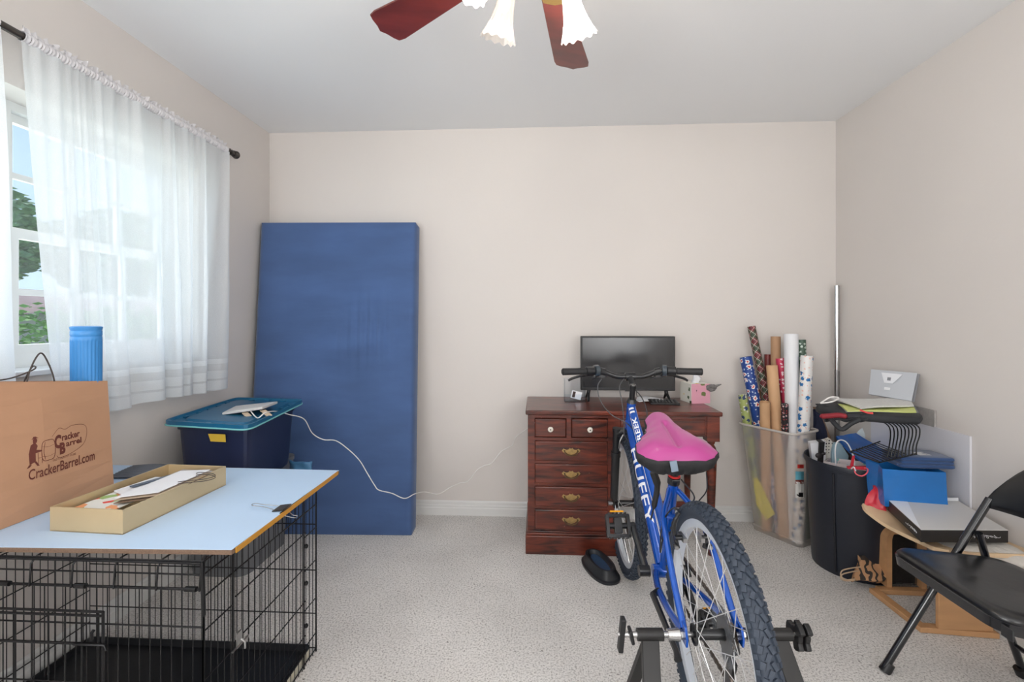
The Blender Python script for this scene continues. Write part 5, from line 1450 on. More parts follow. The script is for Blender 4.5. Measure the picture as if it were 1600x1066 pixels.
# ---------------- black bin
KC = (1.588, 2.425); KZ = .535
kb_ = thing('black_waste_bin', 'big round black plastic bin full of gift bags in the right corner', 'bin', (KC[0], KC[1], 0))
g = MB(); g.lathe([(0, .004), (.172, .004), (.178, .001), (.180, .012), (.206, KZ - .035), (.206, KZ - .03), (.2125, KZ - .028), (.215, KZ - .006), (.2125, KZ), (.207, KZ - .002), (.203, KZ - .012), (.176, .02), (0, .014)], 64, Matrix.Translation((KC[0], KC[1], 0)))
g.build('body', mat('bin_black', (32, 36, 46), .42, bump=.12, bscale=30), kb_, smooth=35)
for sgn in (-1,):
    a = math.radians(214); p0 = V((KC[0] + .184 * math.cos(a), KC[1] + .184 * math.sin(a), .02)); p1 = V((KC[0] + .207 * math.cos(a), KC[1] + .207 * math.sin(a), KZ - .04))
    MB().tube([p0, p1], .006, 8).build('rib', mat('bin_black_rib', (24, 26, 34), .4), kb_, smooth=True)
def gbag(name, corners, hgt, m, label, lean=V((0, 0, 0)), hcol=None, group=None, cat='gift bag'):
    """open paper bag: corners = 4 floor points, leaning"""
    c = [V(p) for p in corners]; t = bpy.data.objects.new(name, None)
    base = sum(c, V((0, 0, 0))) / 4
    th_ = thing(name, label, cat, tuple(base), group)
    upv = V((0, 0, hgt)) + lean
    mid = (c[0] + c[1]) / 2, (c[2] + c[3]) / 2
    r0 = c; r1 = [p + upv for p in c]; inner = [p + (base - p) * .04 + upv for p in c]; i0 = [p + (base - p) * .04 + upv * .05 for p in c]
    MB().loft([r0, [p + upv * .5 + (base - p) * .03 for p in c], r1, inner, i0]).build('body', m, th_)
    return th_, upv
R = random.Random(21)
mdot = bpy.data.materials.new('spotted_paper'); mdot.use_nodes = True
N = NT(mdot); b = mdot.node_tree.nodes['Principled BSDF']; vo = N.n('ShaderNodeTexVoronoi', Vector=N.n('ShaderNodeTexCoord').outputs['Object'], Scale=62); vo.inputs['Randomness'].default_value = .1
N.link(N.mix(N.math('LESS_THAN', vo.outputs['Distance'], .30), s2l((222, 216, 206)), s2l((60, 56, 56))), b.inputs['Base Color'])
# white card with black ribbon, near the left rim
def plane4(pts, th_=.004, away=V((.3, 1, 0))):
    a = V(away).normalized() * th_; n = len(pts)
    return MB().add(list(pts) + [p + a for p in pts], [tuple(range(n)), tuple(range(2 * n - 1, n - 1, -1))] + [(i, (i + 1) % n, n + (i + 1) % n, n + i) for i in range(n)])
q1 = [P(1267, 693, 2.28), P(1281, 693, 2.28), P(1279, 725, 2.28), P(1266, 712, 2.28)]
bx_ = thing('ribboned_gift_box', 'white gift bag with black ribbon sticking out at the left rim of the black bin', 'gift bag', tuple(P(1285, 720, 2.33)))
plane4([P(1266, 693, 2.42), P(1290, 690, 2.40), P(1290, 745, 2.41), P(1272, 742, 2.43)], .05).build('body', M_['paperw'], bx_)
plane4([P(1280, 691, 2.396), P(1289, 691, 2.394), P(1284, 745, 2.40), P(1277, 743, 2.41)], .055).build('ribbon', mat('black_ribbon', (30, 28, 30), .5), bx_)
m = MB(); m.sphere(P(1279, 712, 2.39), .014, 10, 8, (1.2, .6, 1)); m.sphere(P(1287, 709, 2.39), .010, 10, 8, (1, .6, .8)); m.build('bow', mat('dark_bow', (44, 38, 40), .5), bx_, smooth=True)
plane4([P(1289, 690, 2.44), P(1298, 687, 2.44), P(1304, 694, 2.44), P(1298, 745, 2.45), P(1289, 745, 2.45)], .05).build('spotted_gift_bag', mdot, None, base=tuple(P(1296, 730, 2.36)), label='cream gift bag with dark spots behind the ribboned bag in the black bin', cat='gift bag')
plane4([P(1300, 708, 2.42), P(1303, 694, 2.42), P(1314, 694, 2.42), P(1326, 712, 2.42), P(1324, 745, 2.43), P(1300, 745, 2.42)], .04).build('pale_blue_gift_bag', mat('pale_blue_paper', (166, 196, 210), .6, bump=.4, bscale=18), None, base=tuple(P(1312, 735, 2.38)), label='pale blue gift bag in the middle of the black bin', cat='gift bag')
plane4([P(1315, 703, 2.48), P(1322, 698, 2.48), P(1332, 708, 2.48), P(1330, 735, 2.48), P(1316, 735, 2.48)], .03).build('brown_patterned_gift_bag', mat('brown_pattern', (150, 130, 120), .6, var=.5, vscale=60), None, base=tuple(P(1324, 730, 2.43)), label='small brown patterned gift bag behind the pale blue bag', cat='gift bag')
# pink patterned bag with white cord handle
mpk2 = bpy.data.materials.new('pink_patterned_paper'); mpk2.use_nodes = True
floral(mpk2, (226, 214, 214), [(214, 60, 90), (226, 214, 214), (120, 190, 180), (235, 190, 200)], 40, .3)
pkb, _u = gbag('pink_patterned_gift_bag', [P(1287, 721, 2.35) + V((0, 0, -.10)), P(1362, 733, 2.19) + V((0, 0, -.10)), P(1368, 724, 2.30) + V((0, 0, -.10)), P(1296, 715, 2.45) + V((0, 0, -.10))], .10, mpk2, 'white and pink patterned gift bag with white cord handle in the black bin')
wire([P(1306, 728, 2.30), P(1305, 705, 2.29), P(1308, 691, 2.29), P(1316, 688, 2.29), P(1325, 694, 2.28), P(1333, 712, 2.26), P(1336, 730, 2.24)], .0032, 'cord_handle', mat('white_cord', (240, 240, 242), .5), pkb)
# red rimmed bag
mrd = mat('red_paper', (200, 38, 56), .5)
rd = thing('red_gift_bag', 'red gift bag lip with pink loop handle over the front rim of the black bin', 'gift bag', tuple(P(1345, 735, 2.16)))
plane4([P(1325, 730, 2.135), P(1374, 730, 2.10), P(1374, 736, 2.10), P(1325, 733, 2.135)], .02).build('lip', mrd, rd)
plane4([P(1328, 731, 2.15), P(1332, 713, 2.17), P(1336, 712, 2.17), P(1333, 731, 2.15)], .004).build('ribbon', mrd, rd)
wire([P(1335, 731, 2.12), P(1337, 740, 2.095), P(1346, 744, 2.09), P(1354, 740, 2.09), P(1356, 733, 2.10), P(1350, 731, 2.12)], .0030, 'cord_handle', mat('pink_cord', (235, 100, 110), .5), rd)
wire([P(1330, 733, 2.12), P(1334, 730, 2.10), P(1337, 736, 2.10)], .0026, 'cord_end', mat('white_cord2', (240, 240, 242), .5), rd)
# blue reusable bag behind, folded over the bin
mblb = mat('royal_blue_bag', (34, 98, 178), .45, bump=.5, bscale=10, var=.15, vscale=5)
def cur(pts_u0, pts_u1, nu, nv, wob=.004):
    A = catmull(pts_u0, 6); Bc = catmull(pts_u1, 6)
    def fn(u, v):
        k = v * (len(A) - 1); i = min(int(k), len(A) - 2); t = k - i
        p = A[i].lerp(A[i + 1], t); q = Bc[i].lerp(Bc[i + 1], t); r = p.lerp(q, u)
        return r + V((0, -1, .4)) * (wob * math.sin(u * 11 + v * 5) * math.sin(v * 9 + 1))
    return fn
MB().sheet(cur([P(1306, 685, 2.50), P(1322, 702, 2.40), P(1345, 722, 2.28), P(1372, 730, 2.16)], [P(1336, 679, 2.56), P(1365, 697, 2.50), P(1400, 708, 2.42), P(1415, 712, 2.34)], 10, 16), 16, 24, .012).build('blue_cloth_bag', mblb, None, smooth=60, base=tuple(P(1345, 705, 2.36)), label='royal blue reusable bag spread across the top of the black bin under the wire rack', cat='bag')
# crumpled pale tissue behind it
MB().sheet(cur([P(1330, 684, 2.60), P(1348, 669, 2.60), P(1356, 668, 2.60)], [P(1400, 706, 2.52), P(1398, 690, 2.54), P(1378, 680, 2.56)], 10, 10, .01), 12, 12, .004).build('tissue_paper', mat('pale_tissue', (196, 208, 216), .7), None, smooth=40, base=tuple(P(1365, 690, 2.56)), label='crumpled pale tissue paper behind the blue cloth bag', cat='tissue paper')
# dark navy garment + cardboard strip between the bins
mnv = mat('navy_cloth', (26, 34, 60), .85, bump=.5, bscale=16)
MB().sheet(cur([P(1270, 640, 2.66), P(1271, 665, 2.64), P(1272, 690, 2.62), P(1275, 720, 2.60)], [P(1276, 645, 2.68), P(1284, 668, 2.66), P(1290, 690, 2.64), P(1300, 720, 2.62)], 6, 12), 8, 14, .02).build('navy_cloth', mnv, None, smooth=60, base=tuple(P(1280, 700, 2.63)), label='dark navy cloth stuffed between the translucent bin and the black bin', cat='cloth')
plane4([P(1270, 636, 2.70), P(1280, 636, 2.70), P(1306, 705, 2.60), P(1294, 705, 2.60)], .006).build('cardboard_strip', mcb, None, base=tuple(P(1290, 700, 2.63)), label='narrow brown cardboard strip leaning behind the navy cloth', cat='cardboard')

# ---------------- white panel leaning on the right wall
xw = XR - .012
def RW_(px, py, X=xw): return PX(px, py, X)
w0, w1 = RW_(1515, 684), RW_(1437, 662)
wp = MB()
ytop0, ytop1 = w0.y, 2.62
wp.add([(xw, ytop0, 0.0), (xw, ytop1, 0.0), (xw, ytop1, .742), (xw, ytop0, .742), (xw + .010, ytop0, 0.0), (xw + .010, ytop1, 0.0), (xw + .010, ytop1, .742), (xw + .010, ytop0, .742)], [(0, 1, 2, 3), (7, 6, 5, 4), (0, 4, 5, 1), (1, 5, 6, 2), (2, 6, 7, 3), (3, 7, 4, 0)])
wp.build('white_foam_board', mat('foam_board', (222, 222, 228), .5), None, base=(xw, 2.3, 0), label='white foam board standing against the right wall behind the bags', cat='board')
mbw = mat('bubble_wrap', (176, 172, 168), .5, var=.15, vscale=40, bump=.8, bscale=120)
MB().bx(XR - .014, XR - .004, 2.215, 2.42, .742, .818).build('foam_sheet', mbw, None, base=(XR - .009, 2.32, .742), label='grey textured packing foam sheet above the white board on the right wall', cat='packing sheet')
# white printed box behind rack
mbx = mat('white_carton', (214, 216, 220), .5)
wc = thing('white_carton', 'white carton with small black marks standing behind the wire rack', 'carton', tuple(P(1395, 720, 2.62)))
plane4([P(1368, 655, 2.52), P(1425, 655, 2.46), P(1425, 735, 2.46), P(1368, 735, 2.52)], .06).build('body', mbx, wc)
for i, (px, py) in enumerate(((1375, 663), (1383, 666), (1378, 670))):
    MB().sphere(P(px, py, 2.49), .010, 10, 6, (1, .1, .5)).build('printed_mark', M_['black'], wc)
def Pk(px, py, d): return P(px, py, d * 0.885)
# ---------------- black wire rack
rk = thing('black_wire_rack', 'black bent wire rack sitting on the blue bag under the black laptop bag', 'wire rack', tuple(Pk(1405, 715, 2.24)))
mrk = mat('rack_wire', (20, 20, 22), .3, metal=.3)
nr = 9
for i in range(nr):
    t = i / (nr - 1)
    a = Pk(1365 + 8 * t, 658, 2.42 - .16 * t); top = Pk(1392 + 42 * t, 672 + 4 * t, 2.34 - .1 * t); knee = Pk(1370 + 44 * t, 656 - 0 * t, 2.40 - .12 * t)
    bot = Pk(1386 + 46 * t, 716 - 5 * t, 2.27 - .08 * t)
    en = Pk(1328 + 30 * t, 697 - 0 * t, 2.42 - .06 * t)
    wire([Pk(1364 + 6 * t + 30 * t, 657, 2.46 - .12 * t), Pk(1378 + 40 * t, 659, 2.40 - .1 * t), Pk(1389 + 46 * t, 667, 2.34 - .1 * t), Pk(1391.5 + 45.5 * t, 680, 2.31 - .1 * t), Pk(1389 + 43 * t, 700 - 3 * t, 2.28 - .08 * t), bot], .0026, 'wire', mrk, rk, 5, 6)
for i in range(9):
    t = i / 8
    a = Pk(1334 + 36 * t, 703 - 11 * t, 2.38 + .10 * t); c = Pk(1376 + 40 * t, 722 - 12 * t, 2.20 + .08 * t)
    wire([a, (a + c) / 2, c], .0024, 'wire', mrk, rk, 3, 6)
wire([Pk(1328, 706, 2.38), Pk(1345, 701, 2.42), Pk(1375, 690, 2.50)], .0032, 'rim_wire', mrk, rk); wire([Pk(1374, 723, 2.19), Pk(1400, 717, 2.21), Pk(1432, 709, 2.23)], .0032, 'rim_wire', mrk, rk)
wire([Pk(1328, 706, 2.38), Pk(1352, 715, 2.28), Pk(1374, 723, 2.19)], .0032, 'rim_wire', mrk, rk)
# ---------------- black laptop bag on the rack, papers, file wallet
mlb_ = mat('black_nylon', (34, 36, 40), .7, bump=.3, bscale=40)
def slab(pts, z0, z1, name, m, parent=None, **kw):
    c = sum((V((p.x, p.y, 0)) for p in pts), V((0, 0, 0))) / len(pts)
    r = lambda k, z: [V((c.x + (p.x - c.x) * k, c.y + (p.y - c.y) * k, z)) for p in pts]
    h = z1 - z0
    return MB().loft([r(.95, z0), r(.99, z0 + h * .2), r(1, z0 + h * .5), r(.99, z0 + h * .8), r(.95, z1)]).build(name, m, parent, smooth=50, **kw)
zb_ = 0.7996
lbp = [PZ(1276, 640, 0.8395), PZ(1300, 664, 0.7996), PZ(1330, 672, 0.7819), PZ(1352, 662, 0.7952), PZ(1440, 655, 0.7996)]
cbg = W(1.66, 2.42, 0)
outl = [Pk(1274, 640, 2.44), Pk(1284, 652, 2.36), Pk(1318, 652, 2.26), Pk(1380, 654, 2.18), Pk(1438, 650, 2.14), Pk(1442, 644, 2.2), Pk(1430, 636, 2.38), Pk(1380, 628, 2.56), Pk(1310, 628, 2.62), Pk(1280, 632, 2.56)]
outl = [V((min(p.x, XR - .006), p.y, p.z)) for p in outl]
lbg = thing('black_laptop_bag', 'flat black nylon bag with dark red lining lying on the wire rack', 'bag', (sum(p.x for p in outl) / 10, sum(p.y for p in outl) / 10, zb_))
slab(outl, 0.8005, 0.8333, 'body', mlb_, lbg)
def fold(u, v):
    a = Pk(1276, 634, 2.46).lerp(Pk(1352, 650, 2.22), u); bq = Pk(1286, 652, 2.34).lerp(Pk(1356, 656, 2.19), u)
    mid = Pk(1300 + 30 * u, 668 - 6 * abs(u - .4) , 2.27)
    p = a * (1 - v) ** 2 + mid * 2 * v * (1 - v) + bq * v * v
    return p + V((0, 0, .004 * math.sin(u * 14 + v * 4)))
MB().sheet(fold, 18, 12, .012).build('flap', mlb_, lbg, smooth=60)
mrl = mat('dark_red_lining', (128, 24, 36), .7)
MB().tube(catmull([Pk(1281, 651, 2.275), Pk(1296, 650, 2.262), Pk(1310, 649, 2.25), Pk(1324, 651, 2.235)], 5), [.004] + [.011] * 14 + [.003], 10).build('lining', mrl, lbg, smooth=True, label='dark red lining')
MB().tube(catmull([Pk(1296, 652, 2.30), Pk(1306, 664, 2.27), Pk(1316, 671, 2.25), Pk(1330, 662, 2.24), Pk(1345, 655, 2.22)], 5), .010, 8).build('strap', mlb_, lbg, smooth=True)
MB().tube(catmull([Pk(1344, 641, 2.20), Pk(1355, 645, 2.19), Pk(1364, 646, 2.18)], 4), .004, 6).build('red_tab', mat('red_tab', (215, 70, 70), .5), lbg, smooth=True, label='red zip pull')
def sheet4(name, pts, z, th_, m, lb, cat='papers', group=None, wob=.004):
    a, b_, c, d = [V((min(p.x, XR - .008), p.y, z)) for p in pts]
    def fn(u, v): 
        p = a.lerp(b_, u).lerp(d.lerp(c, u), v); p.z += wob * (1 + math.sin(u * 5 + v * 3)) * .5; return p
    return MB().sheet(fn, 12, 8, th_).build(name, m, None, smooth=60, base=((a.x + c.x) / 2, (a.y + c.y) / 2, z - th_), label=lb, cat=cat, group=group)
sheet4('green_folder', [PZ(1324, 641, 0.8439), PZ(1432, 642, 0.8439), PZ(1425, 632, 0.8395), PZ(1310, 629, 0.8483)], 0.8395, .005, mat('lime_paper', (206, 214, 130), .6), 'pale green folder under the white papers on the black bag')
sheet4('grey_folder', [PZ(1322, 644, 0.835), PZ(1436, 645, 0.835), PZ(1428, 632, 0.8395), PZ(1308, 629, 0.8395)], 0.8346, .003, mat('grey_folder', (120, 124, 128), .6), 'grey folder between the black bag and the green folder')
sheet4('white_papers', [PZ(1345, 638, 0.8527), PZ(1428, 633, 0.8527), PZ(1420, 625, 0.8483), PZ(1298, 621, 0.8572)], 0.8514, .006, mat('speckled_white', (214, 214, 212), .7, var=.12, vscale=90), 'stack of white printed papers on top of the green folder', wob=.006)
wire([Pk(1284, 629, 2.42), Pk(1298, 621, 2.44), Pk(1310, 622, 2.44), Pk(1300, 628, 2.40), Pk(1284, 630, 2.42)], .0035, 'white_loop_cord', mat('white_cord3', (235, 232, 230), .5), None, closed=True, label='white looped cord at the left end of the papers', cat='cord', base=tuple(Pk(1296, 628, 2.42)))
# grey file wallet leaning on the wall
fwal = [P(1357, 616, 2.32), P(1424, 627, 2.14), P(1433, 583, 2.18), P(1361, 577, 2.36)]
fw_ = thing('grey_file_wallet', 'light grey plastic file wallet with white trapezoid label standing on the papers', 'file wallet', (fwal[0].x, fwal[1].y, .81))
cx = sum((p for p in fwal), V((0, 0, 0))) / 4; nrm_ = (fwal[1] - fwal[0]).cross(fwal[3] - fwal[0]).normalized()
if nrm_.y > 0: nrm_ = -nrm_
mfw = mat('grey_wallet', (184, 188, 194), .45)
plane4(fwal, .004, -nrm_).build('front_cover', mfw, fw_, bevel=.001)
bk_ = [p - nrm_ * .02 for p in fwal]; bk_ = [V((min(p.x, XR - .004), p.y, p.z)) for p in bk_]
plane4([p + V((.0, .0, .003)) for p in bk_], .003, -nrm_).build('back_cover', mat('grey_wallet2', (150, 152, 156), .45), fw_)
lt = lambda u, v: fwal[0].lerp(fwal[1], u).lerp(fwal[3].lerp(fwal[2], u), v) + nrm_ * .0008
plane4([lt(.34, .52), lt(.53, .52), lt(.72, .90), lt(.25, .90)], .0004, nrm_).build('label', mat('label_pale', (222, 224, 228), .4), fw_, label='white trapezoid label')
plane4([lt(.40, .62), lt(.48, .62), lt(.48, .74), lt(.40, .74)], .0008, nrm_).build('label_print', mat('label_grey', (130, 132, 138), .4), fw_)
plane4([lt(.36, .26), lt(.50, .26), lt(.50, .36), lt(.36, .36)], .0006, nrm_).build('small_label', mat('label_pale2', (226, 228, 230), .4), fw_)

# ---------------- blue gift bag with navy cloth, red bag on the wooden stool seat
bb0, bb1 = P(1383, 790, 1.98), P(1482, 790, 1.93)
mbb = mat('bright_blue_paper', (34, 116, 192), .3, bump=.35, bscale=12, var=.15, vscale=6, coat=.3)
bb = thing('blue_gift_bag', 'glossy bright blue gift bag standing behind the black and white box', 'gift bag', ((bb0.x + bb1.x) / 2, bb0.y + .05, .44))
zt0 = CZ - (733 - 503) / FPX * 1.98
def rr_(z, sq): 
    L0, R0 = V((bb0.x - .012 * sq, bb0.y, z)), V((bb1.x - .01 * sq, bb1.y, z)); dp = V((.02, .13, 0)) 
    L0_ = L0; m_ = (L0 + L0 + dp) / 2 + V((.02, 0, 0)) * sq
    f1 = L0 + (R0 - L0) * .25 + V((0, -.006 * sq, 0))
    return [L0, f1, R0, R0 + dp, L0 + dp, m_]
MB().loft([rr_(.437, 0), rr_(.50, .5), rr_(.56, .8), rr_(.597, 1), [p + V((0, .002, 0)) for p in rr_(.595, 1)]][:4], caps=False).build('body', mbb, bb)
mnc = mat('navy_towel', (42, 74, 122), .85, bump=.4, bscale=30, sheen=.3)
nb = thing('navy_folded_towel', 'folded navy cloth with white lettering lying across the blue gift bag', 'cloth', tuple(P(1440, 735, 2.05)))
for k_, (zt_, ins) in enumerate(((.600, 0), (.615, .004), (.630, .002))):
    pts = rrect(1.655 + ins, 2.125 + ins, .108 - ins, .068, .014, 0, -.06); slab([V((min(p.x, xw - .006), p.y, 0)) for p in pts], zt_, zt_ + .015, 'fold', mnc, nb)
tp0 = V((1.69, 2.10, .645))
text('E', V((tp0.x - .04, tp0.y, .6448)), (AX.x, AX.y, 0), (-AX.y * 1, AX.x, 0), M_['paperw'], nb, fit=(.05, .05), bold=.01)
# red plastic bag
mrp = mat('red_plastic', (206, 52, 66), .3, bump=.6, bscale=14, alpha=.95)
MB().sheet(cur([P(1347, 796, 2.03), P(1355, 776, 2.04), P(1368, 760, 2.05), P(1376, 756, 2.06)], [P(1384, 812, 1.99), P(1385, 795, 2.0), P(1384, 775, 2.01), P(1380, 756, 2.04)], 10, 10, .006), 12, 14, .012).build('red_plastic_bag', mrp, None, smooth=60, base=tuple(P(1368, 800, 2.02)), label='crumpled red plastic bag lying on the upturned end of the wooden seat', cat='bag')
# ---------------- flat black and white box
q0, q1_, q2_, q3_ = W(1.488, 1.70, 0), W(1.80, 1.695, 0), W(1.885, 1.975, 0), W(1.60, 1.99, 0)
bzb, bzt = .418, .464
fbx = thing('flat_white_box', 'flat white box with black sides and white script lying on the wooden seat', 'box', tuple((q0 + q2_) / 2 + V((0, 0, bzb))))
base4 = [q0, q1_, q2_, q3_]
MB().loft([[p + V((0, 0, bzb)) for p in base4], [p + V((0, 0, bzt - .002)) for p in base4]]).build('sides', mat('box_black', (34, 32, 32), .5), fbx)
m_in = lambda k: [p + ((q0 + q2_) / 2 - p) * k for p in base4]
MB().loft([[p + V((0, 0, bzt - .002)) for p in m_in(0)], [p + V((0, 0, bzt)) for p in m_in(0)]]).build('lid', mat('box_grey', (205, 203, 200), .45), fbx)
fl = [q0 + V((0, 0, bzt)), q0.lerp(q3_, .999) + V((0, 0, bzt)), q3_.lerp(q2_, .27) + V((0, 0, bzt)), q0 + V((.002, .002, bzt))]
MB().add([p + V((0, 0, .0012)) for p in (fl[0], fl[2], fl[1])] + [p + V((0, 0, .0002)) for p in (fl[0], fl[2], fl[1])], [(0, 1, 2), (5, 4, 3), (0, 3, 4, 1), (1, 4, 5, 2), (2, 5, 3, 0)]).build('lid_flap', mat('box_white', (228, 229, 232), .45), fbx, label='white triangular lid flap')
MB().add([p + V((0, 0, h)) for h in (bzt, bzt + .012) for p in (q3_, q2_, q2_ - V((0, .003, 0)), q3_ - V((0, .003, 0)))], [(0, 3, 2, 1), (4, 5, 6, 7), (0, 1, 5, 4), (1, 2, 6, 5), (2, 3, 7, 6), (3, 0, 4, 7)]).build('rear_lip', mat('box_white2', (228, 229, 232), .45), fbx)
e1 = (q1_ - q0).normalized()
def scribble(o, x, w, h, par):
    pts = []
    for i in range(60):
        t = i / 59; pts.append(o + x * (w * t + .008 * math.sin(t * 40)) + V((0, 0, h * (.5 * math.sin(t * 44) * (.4 + .6 * math.sin(t * 9) ** 2)))))
    MB().tube(pts, .0007, 4).build('script_lettering', mwl, par)
scribble(q0.lerp(q1_, .60) + V((0, -.001, bzb + .022)), e1, .09, .012, fbx)
e2 = (q3_ - q0).normalized(); scribble(q0.lerp(q3_, .10) + V((-.001, 0, bzb + .022)), e2, .09, .010, fbx)
# ---------------- bentwood stool
mply = mat('bent_plywood', (206, 158, 112), .45, var=.12, vscale=5, stretch=(1, 6, 6), coat=.2)
mplyl = mat('pale_ply_edge', (226, 196, 158), .5)
bs = thing('bentwood_stool', 'pale bentwood stool with flared seat and arched legs near the right wall', 'stool', tuple(W(1.75, 1.95, 0)))
f0, f1_, f2_, f3_ = PZ(1364, 926, .0), PZ(1446, 990, .0), W(1.915 - .04, 1.81, 0), W(1.885 - .02, 2.09, 0)
zf = .022
def bar(a, b_, wd, z0, z1, name='base_bar', m=None):
    d = (b_ - a).normalized(); n = V((-d.y, d.x, 0)) * wd / 2
    return MB().add([V((p.x, p.y, z)) for z in (z0, z1) for p in (a + n, a - n, b_ - n, b_ + n)], [(0, 1, 2, 3), (7, 6, 5, 4), (0, 4, 5, 1), (1, 5, 6, 2), (2, 6, 7, 3), (3, 7, 4, 0)]).build(name, m or mply, bs, bevel=.002)
bar(f0, f1_, .035, .001, zf); bar(f1_ + V((.01, .017, 0)), f2_, .035, .001, zf); bar(f0 + V((.02, 0, 0)), f3_, .035, .001, zf)
# arched back side: loop
def arch(o, ux, wd, hh, r, tk, yw, name):
    """inverted-U plywood band standing at o, across ux"""
    pts = []
    n = 8
    pts.append(V((0, 0, zf)))
    for i in range(n + 1):
        a = PI - PI / 2 * i / n; pts.append(V((r + r * math.cos(a), 0, hh - r + r * math.sin(a))))
    for i in range(n + 1):
        a = PI / 2 - PI / 2 * i / n; pts.append(V((wd - r + r * math.cos(a), 0, hh - r + r * math.sin(a))))
    pts.append(V((wd, 0, zf)))
    ux = V(ux).normalized(); uy = V((-ux.y, ux.x, 0)); c = V((wd / 2, 0, hh / 2))
    vs = []
    for p in pts:
        pin = V((tk + (wd - 2 * tk) * p.x / wd, 0, min(p.z, hh - tk) if p.z > hh - r else p.z)) 
        for (q, s_) in ((p, 0), (p, yw), (pin, yw), (pin, 0)): vs.append(V(o) + ux * q.x + uy * s_ + V((0, 0, q.z)))
    k = len(pts); fs = [(0, 1, 2, 3), tuple(4 * (k - 1) + i for i in (3, 2, 1, 0))]
    for i in range(k - 1):
        for j in range(4): fs.append((4 * i + j, 4 * i + (j + 1) % 4, 4 * i + 4 + (j + 1) % 4, 4 * i + 4 + j))
    return MB().add(vs, fs).build(name, mply, bs, smooth=40)
ux = (f3_ - f0).normalized()
o1 = PZ(1386, 926, .0)
arch(o1, ux, .17, .285, .055, .022, .06, 'arched_leg')
mmesh = mat('black_mesh', (38, 34, 32), .6, bump=1, bscale=400)
m = MB(); pa = o1 + ux * .03 + V((0, 0, .03)) + V((-ux.y, ux.x, 0)) * .02
gr = MB()
for i in range(20): x_ = i * .0058; gr.cyl(pa + ux * x_, pa + ux * x_ + V((0, 0, .215)), .0012, n=4)
for j in range(38): gr.cyl(pa + V((0, 0, j * .0058)), pa + ux * .112 + V((0, 0, j * .0058)), .0012, n=4)
gr.build('mesh_panel', mmesh, bs)
pbk = pa + V((-ux.y, ux.x, 0)) * .012
MB().add([pbk, pbk + ux * .112, pbk + ux * .112 + V((0, 0, .215)), pbk + V((0, 0, .215))] , [(0, 1, 2, 3)]).build('mesh_backing', mat('mesh_back', (46, 40, 38), .8), bs)
o2 = PZ(1467, 984, zf); o2.z = 0
ux2 = (f2_ - f1_).normalized()
MB().add([o2 + V((0, 0, zf)), o2 + ux2 * .20 + V((0, 0, zf)), o2 + ux2 * .20 + V((0, 0, .36)), o2 + V((0, 0, .36))] + [p + V((-ux2.y, ux2.x, 0)) * .018 for p in (o2 + V((0, 0, zf)), o2 + ux2 * .20 + V((0, 0, zf)), o2 + ux2 * .20 + V((0, 0, .36)), o2 + V((0, 0, .36)))], [(0, 1, 2, 3), (7, 6, 5, 4), (0, 4, 5, 1), (1, 5, 6, 2), (2, 6, 7, 3), (3, 7, 4, 0)]).build('side_panel', mply, bs, bevel=.003)
MB().bx(o1.x + .02, o1.x + .20, o2.y + .02, o1.y + .01, .345, .362).build('seat_support', mply, bs)
SP = [(1346, 790, 2.04), (1352, 801, 2.00), (1380, 822, 1.92), (1410, 838, 1.83), (1440, 852, 1.75), (1462, 862, 1.69), (1484, 866, 1.65)]
Ls = catmull([P(*s_) for s_ in SP], 6)
def seatf(u, v):
    k = v * (len(Ls) - 1); i = min(int(k), len(Ls) - 2); p = Ls[i].lerp(Ls[i + 1], k - i)
    e = V((XR - .02, p.y + .04, 0)); 
    q = p.copy(); q.x = p.x + (min(XR - .02, 1.79) - p.x) * u; q.z = p.z * (1 - min(1, u * 2.5)) + min(p.z, .405) * min(1, u * 2.5) - .03 * math.sin(min(1, u * 3) * PI / 2) * .3
    return q
MB().sheet(seatf, 14, 30, .013).build('seat', mplyl, bs, smooth=50)
cq = [P(1455, 849, 1.74), P(1590, 853, 1.72)]
cc_ = W(1.66, 1.79, .40)
mfur = mat('white_fleece', (222, 216, 208), .95, bump=1, bscale=60, var=.1, vscale=20)
for (cpt, sx_, sy_, sz_, lb) in ((P(1512, 852, 1.74), .10, .10, .022, 'white fleece slipper-like cushion on the wooden seat under the flat box'), (P(1556, 858, 1.72), .075, .11, .030, 'pale rolled cushion at the right end under the flat box')):
    def cf(u, v, c=cpt): 
        a = u * 2 * PI; t = v * PI; return V((c.x + sx_ * math.sin(t) * math.cos(a), c.y + sy_ * math.sin(t) * math.sin(a), c.z - .006 + sz_ * math.cos(t)))
    MB().sheet(cf, 28, 14).build('fleece_cushion', mfur, None, smooth=180, base=(cpt.x, cpt.y, cpt.z - sz_), label=lb, cat='cushion', group='cushions on the wooden stool')
# ---------------- brown paper bag with black swirls on the floor
mtig = bpy.data.materials.new('swirl_print'); mtig.use_nodes = True
N = NT(mtig); b = mtig.node_tree.nodes['Principled BSDF']; b.inputs['Roughness'].default_value = .8
wv = N.n('ShaderNodeTexWave', Vector=N.n('ShaderNodeTexCoord').outputs['Object'], Scale=9, Distortion=9, Detail=1.5); wv.inputs['Detail Scale'].default_value = 2.2
N.link(N.mix(N.math('GREATER_THAN', wv.outputs[0], .68), s2l((184, 140, 102)), s2l((52, 46, 42))), b.inputs['Base Color'])
sb_ = thing('printed_paper_bag', 'brown paper bag with bold black swirls lying on the carpet by the black bin', 'bag', tuple(P(1360, 905, 2.14)))
s4 = [P(1334, 909, 2.13), P(1386, 906, 2.10), P(1385, 860, 2.19), P(1345, 868, 2.17)]
def sbf(u, v):
    p = s4[0].lerp(s4[1], u).lerp(s4[3].lerp(s4[2], u), v); p.y += .008 * math.sin(u * 7 + v * 5); p.z = max(p.z, .004); return p
MB().sheet(sbf, 14, 10, .02).build('body', mtig, sb_, smooth=60)
